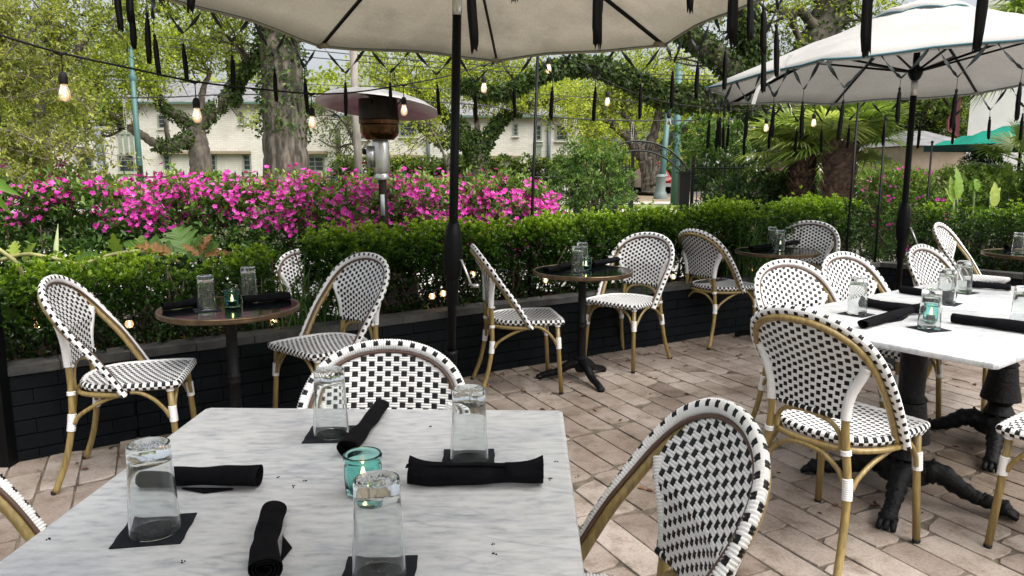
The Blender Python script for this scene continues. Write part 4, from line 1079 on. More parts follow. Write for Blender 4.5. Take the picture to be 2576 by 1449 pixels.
# ------------------------------------------------------------------ more garden plants
def spray_shrub(label, blobs, n, seed, mat, L, W, cat='shrub', per=7, twigs=True, name='leafy_shrub', base_z=-.1, thr=-.2, spread=.05, stemr=.018):
    rng = np.random.default_rng(seed); cs = [(dep(a, b, c), r) for a, b, c, r in blobs]; o = Vector((sum(c.x for c, r in cs) / len(cs), sum(c.y for c, r in cs) / len(cs), base_z))
    t = thing(name, label, cat, tuple(o)); C, O = [], []
    wt = np.array([r ** 2 for c, r in cs]); wt /= wt.sum()
    while len(C) < n:
        c, r = cs[rng.choice(len(cs), p=wt)]; d = rdir(rng, 1)[0]; q = 1 - rng.random() ** 1.6 * .7; p = np.array(c) + d * r * q
        if mnoise.noise(Vector(p) * (1.6 / max(.3, r) + .6) + Vector((seed, 0, 0))) < thr or p[2] < base_z + .05: continue
        C.append(p - np.array(o)); O.append(d)
    C = np.array(C); O = np.array(O)
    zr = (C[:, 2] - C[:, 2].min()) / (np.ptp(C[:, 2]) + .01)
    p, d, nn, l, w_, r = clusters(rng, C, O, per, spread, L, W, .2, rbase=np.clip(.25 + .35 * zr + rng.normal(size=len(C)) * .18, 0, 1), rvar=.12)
    leaves_mesh('foliage', p, d, nn, l, w_, r, mat, parent=t, six=L > .03)
    mb = MB()
    for c, r in cs:
        for q in range(5):
            e = c - o + Vector(rdir(rng, 1)[0] * r * .8); b = Vector((rng.normal() * .08, rng.normal() * .08, 0)); m_ = b.lerp(e, .55) + Vector(rdir(rng, 1)[0] * .1 * r)
            mb.tube(spline([b, m_, e], 4), [interp(i, [0, 8], [stemr, .003]) for i in range(9)], 5)
    mb.build('stems', STEM, t)
    return t
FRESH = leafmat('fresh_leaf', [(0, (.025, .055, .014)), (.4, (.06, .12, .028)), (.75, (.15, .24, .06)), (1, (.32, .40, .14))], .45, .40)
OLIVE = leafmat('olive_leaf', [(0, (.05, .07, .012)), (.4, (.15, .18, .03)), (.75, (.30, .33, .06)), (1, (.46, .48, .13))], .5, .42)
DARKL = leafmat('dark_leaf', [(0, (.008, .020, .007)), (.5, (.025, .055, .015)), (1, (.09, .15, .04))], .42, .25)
OAKL = leafmat('oak_leaf', [(0, (.04, .07, .010)), (.35, (.14, .185, .024)), (.7, (.32, .37, .05)), (1, (.56, .58, .12))], .5, .50)
OAKD = leafmat('oak_leaf_dark', [(0, (.018, .032, .008)), (.35, (.050, .080, .016)), (.7, (.11, .16, .03)), (1, (.24, .27, .06))], .5, .40)  # darker green leaf ramp for whole trees and the house hedge
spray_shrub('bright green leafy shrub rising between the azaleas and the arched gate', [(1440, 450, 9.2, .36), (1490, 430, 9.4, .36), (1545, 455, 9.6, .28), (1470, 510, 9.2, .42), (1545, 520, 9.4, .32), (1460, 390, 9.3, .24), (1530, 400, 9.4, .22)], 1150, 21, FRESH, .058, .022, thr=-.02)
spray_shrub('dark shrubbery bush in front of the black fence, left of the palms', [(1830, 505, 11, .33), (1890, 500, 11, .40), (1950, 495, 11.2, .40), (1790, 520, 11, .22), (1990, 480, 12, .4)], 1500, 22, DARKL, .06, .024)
spray_shrub('bushy pale green tree crown behind the iron fence pickets', [(1860, 370, 19, .9), (1800, 400, 18, .8), (1940, 350, 19, 1.0), (1760, 350, 19, .7)], 1800, 23, FRESH, .10, .045, thr=-.15)
azalea('azalea hedge patch with magenta blossom around the palm trunks', [(3.9, 11.9, 0), (6.4, 12.4, 0)], .0, 1.22, 1.0, 3000, 260, 31, density=lambda c, h: 1.05)
azalea('yellow green azalea hedge with few flowers by the white wall', [(4.8, 9.9, 0), (7.3, 9.6, 0)], .0, 1.28, 1.2, 4600, 40, 33, bright=.28, density=lambda c, h: 1.0 if c[0] < 5.6 else .35)
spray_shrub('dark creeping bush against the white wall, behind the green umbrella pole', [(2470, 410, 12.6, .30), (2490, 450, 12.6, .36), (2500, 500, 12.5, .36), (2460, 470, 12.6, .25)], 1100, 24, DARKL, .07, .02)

def blade_clump(label, c, n, h, seed, cat='grass clump', name='grass_clump', spread=.12, col=None):
    rng = random.Random(seed); t = thing(name, label, cat, tuple(c)); mb = MB(); rv = []
    for i in range(n):
        a = rng.random() * 6.28; lean = rng.uniform(.15, 1.1); hh = h * rng.uniform(.55, 1.1); w_ = rng.uniform(.0035, .0065)
        b = Vector((rng.gauss(0, spread), rng.gauss(0, spread * .7), 0)); d = Vector((math.cos(a), math.sin(a), 0)); s = Vector((-d.y, d.x, 0)); pts = []
        for k in range(8):
            u = k / 7; p = b + d * (hh * lean * u ** 2 * .8) + Vector((0, 0, hh * (u - .45 * lean * u ** 3))); q = w_ * (1 - u ** 3) + .0004
            pts += [p + s * q, p - s * q]
        mb.add(pts, [[2 * k, 2 * k + 1, 2 * k + 3, 2 * k + 2] for k in range(7)]); rv += [min(1, max(0, rng.gauss(.45, .22)))] * 7
    mb.r = rv; mb.build('blades', leafmat('grass_blade', [(0, (.015, .04, .01)), (.5, (.05, .12, .025)), (1, (.22, .33, .12))], .4, .25), t)
blade_clump('spiky grass clump in the hedge gap behind the nearest round table', (-1.30, 4.34, .40), 110, .52, 1)
blade_clump('thin grass tuft growing behind the middle round table', (.62, 5.62, .40), 60, .42, 2)
blade_clump('large dark grass clump left of the third round table', (1.98, 6.32, .38), 200, .68, 3, spread=.16)
blade_clump('low grass tuft between planter and hedge behind the middle chair', (.86, 5.62, .40), 50, .30, 4)

def lobed_leaf(mb, rv, base, d, n, L, W, lobes=6, curl=.25, r=.5, depth=.55, seed=0, crumple=.1):
    """deeply lobed leaf: midrib from base along d"""
    rng = random.Random(seed); d = Vector(d).normalized(); n = Vector(n); n = (n - d * n.dot(d)).normalized(); s = d.cross(n); m = lobes * 8; v0 = len(mb.v); mid, le, ri = [], [], []
    for i in range(m + 1):
        u = i / m; w_ = W * math.sin(math.pi * min(1, .12 + .88 * u) ** .75) * (1 - depth * (.5 + .5 * math.cos(u * lobes * 2 * math.pi)))
        p = Vector(base) + d * (L * u) - n * (L * curl * u * u)
        fw = d * (w_ * .45)
        mid.append(p); le.append(p + s * w_ * (1 - crumple * rng.random()) + fw + n * (w_ * .15 + rng.uniform(-crumple, crumple) * w_)); ri.append(p - s * w_ * (1 - 2.5 * crumple * rng.random()) + fw + n * (w_ * .3 + rng.uniform(-crumple, crumple) * w_))
    k = m + 1; mb.add(mid + le + ri, [[i, i + 1, k + i + 1, k + i] for i in range(m)] + [[i + 1, i, 2 * k + i, 2 * k + i + 1] for i in range(m)]); rv += [r] * (2 * m)
def philodendron():
    o = dep(430, 640, 4.6); o.z = .1; t = thing('lobed_leaf_plant', 'large lobed leaf plant with curved stems and some brown dead leaves', 'plant', tuple(o))
    G = leafmat('philodendron_leaf', [(0, (.02, .06, .01)), (.5, (.10, .20, .03)), (1, (.36, .42, .07))], .35, .35)
    Bn = leafmat('dead_leaf', [(0, (.10, .045, .012)), (.5, (.24, .12, .04)), (1, (.40, .24, .10))], .6, .25)
    rng = random.Random(6)
    for (bx, by, tx, ty, op, W, r, dead) in ((470, 640, 440, 565, 4.5, .085, .45, 0), (445, 650, 300, 600, 4.45, .07, .30, 0), (300, 645, 280, 590, 4.4, .035, .65, 0), (345, 640, 355, 592, 4.4, .04, .6, 0), (470, 645, 545, 610, 4.5, .07, .35, 0),
                                      (430, 640, 330, 600, 4.35, .065, .6, 1), (505, 640, 520, 575, 4.4, .05, .4, 1), (500, 645, 450, 600, 4.35, .035, .6, 1), (515, 645, 570, 620, 4.35, .04, .5, 1), (250, 655, 180, 640, 4.4, .05, .3, 0),
                                      (210, 670, 160, 690, 4.3, .05, .5, 0), (40, 650, 30, 600, 4.3, .03, .8, 0), (60, 660, 80, 610, 4.3, .03, .7, 0), (10, 740, 70, 830, 3.7, .08, .5, 0), (0, 700, 40, 760, 3.7, .06, .3, 0)):
        a = dep(bx, by, op) - o; b = dep(tx, ty, op + rng.uniform(-.1, .1)) - o; mb = MB(); rv = []
        lobed_leaf(mb, rv, a, b - a, Vector((rng.uniform(-.3, .3), -1, .8)), (b - a).length, W * (1.0 if dead else 1.5), 4, .5 if dead else .15, r, .5 if dead else .42, bx, .38 if dead else .12); mb.r = rv
        mb.build('leaf', Bn if dead else G, t)
    SG = noisy('pale_stem', (.16, .17, .05), (.36, .34, .13), 8, .45)
    for ctrl, r_, nm in (([(0, 655, 4.2), (60, 640, 4.2), (110, 645, 4.2), (200, 668, 4.3), (230, 700, 4.4)], .011, 'stem'), ([(170, 700, 4.3), (235, 655, 4.3), (330, 633, 4.35), (400, 638, 4.4), (450, 660, 4.5)], .012, 'stem'), ([(-20, 615, 4.1), (40, 660, 4.15), (60, 700, 4.2)], .012, 'stem')):
        P = spline([dep(*c) - o for c in ctrl], 6); mb = MB(); mb.tube(P, r_, 8); mb.build(nm, SG, t)
    mb = MB(); P = spline([dep(150, 680, 4.3) - o, dep(141, 640, 4.3) - o, dep(143, 600, 4.3) - o, dep(146, 563, 4.3) - o], 5); mb.tube(P, [interp(i, [0, 8, 15], [.016, .015, .001]) for i in range(len(P))], 8, ab=(1, .5)); mb.build('shoot', noisy('pale_shoot', (.30, .40, .14), (.60, .62, .38), 5, .5), t)
philodendron()
def paddle_plant(label, items, seed, name='paddle_leaf_plant'):
    o = dep(*items[0][:2], items[0][4]); o.z = .2; t = thing(name, label, 'plant', tuple(o)); rng = random.Random(seed)
    G = leafmat('paddle_leaf', [(0, (.05, .12, .02)), (.5, (.16, .30, .05)), (1, (.42, .50, .11))], .35, .45)
    for (bx, by, tx, ty, op, W, r) in items:
        a = dep(bx, by, op) - o; b = dep(tx, ty, op) - o; mb = MB(); rv = []
        lobed_leaf(mb, rv, a, b - a, Vector((rng.uniform(-.4, .4), -1, .5)), (b - a).length, W, 3, .12, r, .06, bx); mb.r = rv; mb.build('leaf', G, t)
        mb = MB(); g = Vector((a.x * .4, a.y * .4, 0)); mb.tube(spline([g, g.lerp(a, .6) + Vector((.02, 0, .04)), a], 4), .010, 6); mb.build('stem', noisy('green_stem', (.08, .13, .03), (.16, .24, .06), 5, .5), t)
paddle_plant('paddle leaf plant with two upright pale leaves before the rear hedge', [(2400, 505, 2393, 440, 8.4, .05, .75), (2408, 500, 2412, 415, 8.4, .075, .6), (2398, 510, 2380, 470, 8.4, .04, .7)], 1)
paddle_plant('single drooping paddle leaf on a tall stalk before the rear hedge', [(2452, 450, 2462, 482, 8.5, .06, .6), (2450, 460, 2440, 480, 8.5, .04, .5)], 2)
paddle_plant('yellowish paddle leaf plant closest to the green umbrella pole', [(2500, 520, 2505, 455, 8.4, .06, .95), (2490, 500, 2520, 470, 8.4, .04, .9)], 3)
paddle_plant('big folded banana leaf at the left edge before the azaleas', [(-70, 425, 45, 490, 4.6, .045, .5), (-50, 440, 20, 540, 4.6, .04, .4)], 4, 'banana_leaf_plant')

# ------------------------------------------------------------------ trees
BARK = noisy('oak_bark', (.030, .026, .022), (.125, .105, .085), 5, .95, bump=1.0, bscale=16, stretch=(1, 1, .28), detail=9)
BARKG = noisy('grey_bark', (.028, .023, .018), (.135, .115, .092), 9, .95, bump=1.0, bscale=14, stretch=(1, 1, .16), detail=10, pos=(.42, .60))
MOSS = leafmat('ivy_leaf', [(0, (.012, .028, .006)), (.4, (.035, .065, .012)), (.8, (.085, .13, .022)), (1, (.17, .22, .04))], .55, .30)
def oak(label, limbs, blobs, seed, leaf=OAKL, L=.09, W=.05, dens=260, ivy=(), bark=None, name='live_oak', cat='tree', per=5, thr=-.12, twigs=4, rb=.45, spread=2.2, moss_len=.10):
    rng = np.random.default_rng(seed); LB = []
    for ctrl, r0, r1 in limbs: LB.append(([dep(*c) for c in ctrl], r0, r1))
    o = LB[0][0][0].copy(); o.z = -.13; t = thing(name, label, cat, tuple(o)); mb = MB(); allp = []
    for i, (P, r0, r1) in enumerate(LB):
        if i == 0: P = [o.copy()] + P[1:] if P[0].z < .5 else [o.copy()] + P
        S = spline(P, 7); n = len(S)
        for k in range(1, n - 1): S[k] = S[k] + Vector(rdir(rng, 1)[0]) * (r0 * (.12 if i else .03))
        rr = [(r0 + (r1 - r0) * (k / (n - 1)) ** .8) * (1 + (.07 if i else .02) * math.sin(k * 1.7 + i)) for k in range(n)]
        if i == 0:
            rr[0] *= 1.55; rr[1] *= 1.22; rr[2] *= 1.08
        mb.tube([p - o for p in S], rr, 22 if r0 > .2 else 9); allp += list(zip(S, rr))
    bl = [(dep(a, b, c), r) for a, b, c, r in blobs]
    ap = np.array([tuple(p) for p, r in allp])
    for c, r in bl:
        k = int(np.argmin(((ap - np.array(c)) ** 2).sum(1))); s0, sr = allp[k]
        for q in range(twigs):
            e = c + Vector(rdir(rng, 1)[0]) * (r * .75); m1 = s0.lerp(e, .4) + Vector(rdir(rng, 1)[0]) * (r * .28); m2 = s0.lerp(e, .75) + Vector(rdir(rng, 1)[0]) * (r * .2)
            S = spline([s0, m1, m2, e], 4); a = min(sr * .5, .02 + r * .035)
            mb.tube([p - o for p in S], [interp(i, [0, len(S) - 1], [a, .006]) for i in range(len(S))], 6)
            for w_ in range(3):
                b0 = S[4 + w_ * 3]; e2 = b0 + Vector(rdir(rng, 1)[0]) * (r * .5); mb.tube([b0 - o, b0.lerp(e2, .5) + Vector(rdir(rng, 1)[0]) * (r * .08) - o, e2 - o], [a * .4, a * .3, .004], 5)
    mb.build('trunk', bark or BARK, t)
    C, O = [], []; oo = np.array(o)
    for c, r in bl:
        n = int(dens * r * r); k = 0; tries = 0
        while k < n and tries < n * 6:
            tries += 1; d = rdir(rng, 1)[0]; q = rng.random() ** .45; p = np.array(c) + d * r * q * np.array([1.15, 1.0, .8])
            if mnoise.noise(Vector(p) * (1.5 / r) + Vector((seed * 3.7, 0, 0))) + .5 * mnoise.noise(Vector(p) * (4.2 / r)) < thr: continue
            C.append(p - oo); O.append(d); k += 1
    C = np.array(C); O = np.array(O)
    p, d, nn, l, w_, r = clusters(rng, C, O, per, L * spread, L, W, .1, rbase=np.clip(rb + rng.normal(size=len(C)) * .2, 0, 1), rvar=.12)
    leaves_mesh('crown', p, d, nn, l, w_, r, leaf, parent=t, fold=.1)
    if ivy:
        P, D, Nn = [], [], []
        for li, u0, u1, n, down, fat in ivy:
            S, r0, r1 = LB[li]; Q = spline(S, 10); m = len(Q)
            for k in range(n):
                u = u0 + (u1 - u0) * rng.random(); f = u * (m - 1); i = min(m - 2, int(f)); c = Q[i].lerp(Q[i + 1], f - i); T = (Q[i + 1] - Q[i]).normalized(); rad = (r0 + (r1 - r0) * u ** .8)
                a = Vector(rdir(rng, 1)[0]); a = (a - T * a.dot(T)).normalized(); a = (a + Vector((0, 0, down))).normalized()
                P.append(c + a * rad * rng.uniform(.85, fat) - o); D.append(a * .5 + Vector(rdir(rng, 1)[0]) * .7 + Vector((0, 0, -.5 if down >= 0 else -1.0))); Nn.append(a + Vector(rdir(rng, 1)[0]) * .4)
        s = rng.uniform(.6, 1.3, len(P)) * moss_len
        leaves_mesh('ivy', np.array(P), np.array(D), np.array(Nn), s, s * .6, np.clip(rng.normal(.45, .22, len(P)), 0, 1), MOSS, parent=t)
    return t
# big near trunk
oak('thick pale barked oak trunk with ivy sides, left of the patio heater', [([(722, 520, 15), (720, 430, 15), (716, 330, 15), (712, 220, 15), (704, 110, 15), (698, 20, 15), (690, -120, 15)], .50, .36), ([(700, 60, 15), (640, 20, 14.6), (540, 10, 14), (450, -10, 13.4), (330, -30, 13)], .22, .08), ([(700, 20, 15), (780, -30, 15), (900, -60, 15)], .2, .1), ([(700, 90, 15), (640, 150, 15.2), (600, 200, 15.4), (590, 260, 15.6)], .10, .05)],
    [(420, 10, 13.4, .75), (520, -20, 14, .9), (620, 30, 14.8, .8), (340, -20, 13, .7), (600, 120, 15.4, .55), (800, -60, 15, .9), (560, 80, 15, .6), (300, 60, 13.2, .5)], 41, OAKL, .075, .042, 420, ivy=((0, .30, .98, 2400, .0, 1.25), (3, 0, 1, 1600, -.2, 2.2)), bark=BARKG, thr=-.05)
oak('dark spreading oak before the left half of the cream house', [([(508, 470, 34), (506, 420, 34), (500, 370, 34), (490, 325, 34)], .60, .42), ([(490, 345, 34), (465, 352, 33.5), (430, 368, 33), (390, 360, 32.5), (350, 335, 32), (318, 320, 31.5)], .30, .14), ([(488, 325, 34), (460, 300, 34), (420, 280, 34), (400, 250, 34), (380, 215, 33)], .26, .12),
    ([(495, 325, 34), (530, 285, 34), (570, 245, 34), (590, 200, 34), (575, 130, 34), (565, 90, 34)], .32, .14), ([(490, 330, 34), (500, 280, 35), (512, 225, 35.5), (530, 180, 36)], .24, .1), ([(430, 365, 33), (420, 335, 33), (415, 300, 33)], .14, .08), ([(400, 250, 34), (340, 200, 33), (260, 190, 32)], .12, .05)],
    [(300, 215, 31, 1.6), (250, 160, 31, 1.8), (360, 170, 32, 1.7), (190, 240, 30, 1.6), (450, 140, 35, 1.6), (540, 110, 35, 1.6), (250, 275, 30, 1.0), (600, 170, 34, .9), (360, 110, 33, 1.7), (150, 320, 30, 1.2), (300, 290, 31, .6), (470, 90, 35, 1.5), (200, 330, 31, .7), (630, 300, 33, .5)],
    42, OAKL, .15, .09, 170, ivy=((1, 0, .6, 900, .3, 1.5), (3, 0, .8, 1200, .2, 1.4), (2, 0, 1, 900, .2, 1.5)), moss_len=.16)
oak('mossy oak with a forked trunk right of the near umbrella pole', [([(1203, 470, 30), (1204, 430, 30), (1200, 390, 30), (1196, 368, 30)], .42, .34), ([(1200, 385, 30), (1225, 350, 30), (1245, 320, 30), (1275, 290, 30), (1330, 268, 30), (1380, 255, 29)], .24, .08), ([(1196, 372, 30), (1170, 335, 30), (1130, 300, 30), (1085, 262, 30), (1050, 230, 30)], .26, .08),
    ([(1190, 365, 30), (1150, 352, 29.5), (1110, 352, 29), (1070, 320, 29), (1045, 300, 29)], .20, .08), ([(1196, 365, 30), (1200, 320, 30.5), (1195, 270, 31), (1205, 220, 31)], .16, .07)],
    [(1040, 260, 29, 1.3), (1100, 210, 30, 1.6), (1190, 200, 31, 1.6), (1280, 215, 30, 1.5), (1370, 230, 29, 1.2), (960, 200, 30, 1.5), (1320, 255, 29, .7), (1240, 260, 31, .9), (1430, 250, 30, 1.1), (1140, 130, 30, 1.5), (1300, 150, 30, 1.5), (1000, 140, 30, 1.5)],
    43, OAKL, .13, .075, 200, ivy=((0, .3, 1, 700, 0, 1.3), (1, 0, .8, 1500, .3, 1.8), (2, 0, 1, 1800, .3, 2.0), (3, 0, 1, 1800, .3, 2.4)), rb=.58, moss_len=.16)
oak('broad oak with pale trunk by the street, seen through the arched gate', [([(1640, 490, 41), (1640, 460, 41), (1636, 430, 41), (1628, 405, 41)], .62, .50), ([(1630, 410, 41), (1605, 375, 41), (1570, 335, 41), (1530, 305, 41), (1485, 275, 40)], .42, .14), ([(1632, 405, 41), (1640, 350, 41), (1655, 290, 41), (1660, 220, 41)], .36, .14),
    ([(1636, 415, 41), (1665, 370, 41), (1700, 335, 40), (1760, 305, 39), (1830, 300, 38)], .34, .12), ([(1600, 370, 41), (1590, 320, 41), (1560, 270, 41)], .22, .1)],
    [(1480, 230, 40, 2.0), (1540, 200, 41, 2.2), (1620, 180, 41, 2.2), (1700, 200, 40, 2.0), (1780, 250, 39, 1.8), (1500, 330, 40, 1.4), (1440, 300, 38, 1.3), (1560, 260, 42, 1.6), (1680, 300, 42, 1.3), (1740, 330, 41, 1.2), (1830, 330, 38, 1.3)],
    44, OAKL, .17, .10, 120, bark=BARKG, rb=.5)
oak('huge oak whose ivy covered limb arches over the azaleas from behind the white umbrella', [([(2000, 560, 15), (1995, 430, 15), (1985, 330, 15), (1990, 250, 15), (2030, 160, 15), (2070, 80, 15), (2092, 0, 15), (2110, -80, 15)], .55, .28), ([(1985, 320, 15), (1900, 270, 14.6), (1827, 244, 14.2), (1740, 250, 14), (1676, 243, 14), (1626, 222, 14), (1576, 196, 14), (1509, 170, 14), (1442, 166, 14), (1379, 180, 13.8), (1326, 205, 13.6), (1276, 230, 13.4), (1215, 232, 13.3), (1180, 215, 13.2), (1160, 228, 13.2)], .20, .05),
    ([(1975, 270, 15), (1900, 215, 14.6), (1840, 170, 14.2), (1780, 120, 14), (1717, 75, 13.8), (1660, 20, 13.6)], .26, .16), ([(2060, 90, 15), (2020, 30, 14.6), (1998, 30, 14.5), (1996, 60, 14.5), (2012, 100, 14.5), (2035, 118, 14.5)], .12, .04), ([(1920, 190, 14.4), (1890, 130, 14.2), (1880, 60, 14), (1870, -20, 14)], .16, .12), ([(2030, 160, 15), (2010, 110, 15), (2060, 40, 15.4)], .1, .05)],
    [(1950, 60, 14.6, .7), (1980, 130, 15, .6), (2150, 40, 15, .8), (2200, -10, 15, .8), (1830, 20, 14, .7), (1740, 10, 13.8, .7), (1930, -20, 14.4, .8), (2040, -40, 15, .9), (1700, 140, 16, .35), (2180, 80, 15, .5), (1600, 40, 15, .6)],
    45, OAKL, .075, .042, 330, ivy=((1, 0, 1, 9000, .45, 1.7), (2, 0, 1, 2600, .3, 1.3), (4, 0, 1, 2600, -.1, 1.9), (0, .3, 1, 1500, 0, 1.2)), thr=.0, moss_len=.10)
oak('leafy yellow green tree filling the upper left corner behind the sapling', [([(120, 500, 17), (110, 400, 17), (95, 300, 17), (120, 180, 17), (150, 60, 17)], .20, .10), ([(110, 300, 17), (60, 220, 16.6), (0, 160, 16)], .1, .04), ([(120, 200, 17), (200, 120, 17), (260, 40, 17)], .1, .04)],
    [(40, 60, 16, 1.1), (140, 30, 17, 1.2), (240, 20, 17, 1.1), (0, 180, 16, 1.0), (90, 180, 17, 1.1), (180, 130, 17.4, 1.0), (30, 300, 16.5, .8), (120, 280, 17.5, .9), (-60, 80, 15, 1.0), (60, 390, 16, .7), (200, 240, 18, .8), (-40, 280, 16, .9), (320, 90, 18, .8)],
    46, OLIVE, .085, .05, 330, rb=.5, name='leafy_tree', thr=-.05)
oak('slim young tree between the heater and the cream house', [([(905, 470, 22), (900, 400, 22), (880, 330, 22), (850, 290, 22)], .07, .04), ([(900, 400, 22), (930, 350, 22), (960, 320, 22)], .05, .02), ([(890, 360, 22), (840, 370, 22), (800, 350, 22)], .04, .02)],
    [(835, 320, 22, .75), (870, 385, 22, .7), (905, 300, 22, .6), (820, 270, 22, .7)], 47, OAKD, .09, .05, 220, name='young_tree', rb=.55)
oak('thin multi stemmed tree in front of the pale pipe of the house', [([(1128, 470, 24), (1125, 420, 24), (1105, 360, 24), (1075, 310, 24)], .06, .03), ([(1125, 420, 24), (1140, 360, 24), (1150, 310, 24)], .05, .02)],
    [(1060, 300, 24, .6), (1010, 380, 24, .5), (1100, 340, 24, .5), (1050, 350, 24, .5)], 48, OLIVE, .10, .05, 170, name='young_tree', rb=.7)
# pale springtime sapling in the left foreground
def sapling():
    rng = np.random.default_rng(77); o = dep(20, 560, 5.6); o.z = -.1; t = thing('sapling', 'twiggy sapling with sparse pale new leaves at the left edge', 'small tree', tuple(o)); mb = MB(); P, D, Nn = [], [], []
    ends = [(230, 330), (215, 250), (160, 180), (250, 410), (330, 400), (280, 470), (140, 300), (90, 200), (60, 120), (130, 60), (40, 30), (200, 470), (90, 380), (180, 380), (30, 250), (110, 450), (10, 110), (150, 240), (60, 440), (240, 290), (200, 120)]
    hub = [dep(-60, 520, 5.7), dep(-40, 350, 5.6), dep(-30, 180, 5.5), dep(-60, 40, 5.5)]
    mb.tube([p - o for p in [Vector((o.x - .2, o.y, o.z))] + hub], [.035, .03, .025, .018, .012], 8)
    for ex, ey in ends:
        e = dep(ex, ey, 5.5 + rng.normal() * .25); s0 = min(hub, key=lambda h: (h - e).length); S = spline([s0, s0.lerp(e, .35) + Vector(rdir(rng, 1)[0]) * .10, s0.lerp(e, .7) + Vector(rdir(rng, 1)[0]) * .10, e], 6)
        mb.tube([p - o for p in S], [interp(i, [0, len(S) - 1], [.009, .002]) for i in range(len(S))], 5)
        for k in range(4, len(S)):
            for q in range(3):
                tw = S[k] + Vector(rdir(rng, 1)[0]) * .12 + Vector((.03, 0, .02)); mb.tube([S[k] - o, S[k].lerp(tw, .5) + Vector(rdir(rng, 1)[0]) * .02 - o, tw - o], [.003, .002, .001], 4)
                for w_ in range(9):
                    c = S[k].lerp(tw, rng.uniform(.4, 1.0)); P.append(c - o + Vector(rdir(rng, 1)[0]) * .012); D.append(Vector(rdir(rng, 1)[0]) + Vector((.3, 0, -.5))); Nn.append(Vector(rdir(rng, 1)[0]) + Vector((0, 0, .7)))
    mb.build('branches', noisy('pale_twig', (.12, .10, .075), (.26, .23, .18), 12, .8), t)
    s = rng.uniform(.5, 1.2, len(P)) * .036
    leaves_mesh('leaves', np.array(P), np.array(D), np.array(Nn), s, s * .42, np.clip(rng.normal(.62, .2, len(P)), 0, 1), OLIVE, parent=t, six=True)
sapling()
# far wood closing the view
def far_wood():
    rng = np.random.default_rng(5); C, O = [], []
    k = 0
    for bx in np.linspace(-500, 3000, 46):
        for by, rad in ((380, 4.2), (310, 4.2), (255, 3.4)):
            op = rng.uniform(62, 84); c = np.array(dep(bx + rng.normal() * 30, by + rng.normal() * 14, op)); n = int(9 * rad * rad)
            for q in range(n):
                d = rdir(rng, 1)[0]; p = c + d * rad * rng.random() ** .4 * np.array([1.1, .8, 1])
                if mnoise.noise(Vector(p) * .42) < -.10: continue
                C.append(p); O.append(d)
    C = np.array(C); O = np.array(O); p, d, nn, l, w_, r = clusters(rng, C, O, 6, .8, .50, .32, 0, rbase=np.clip(.55 + rng.normal(size=len(C)) * .2, 0, 1), rvar=.12)
    o_ = leaves_mesh('far_foliage', p, d, nn, l, w_, r, OAKL, fold=.1); tag(o_, 'mass of pale green treetops beyond the house and street', 'foliage', None, 'stuff')
far_wood()
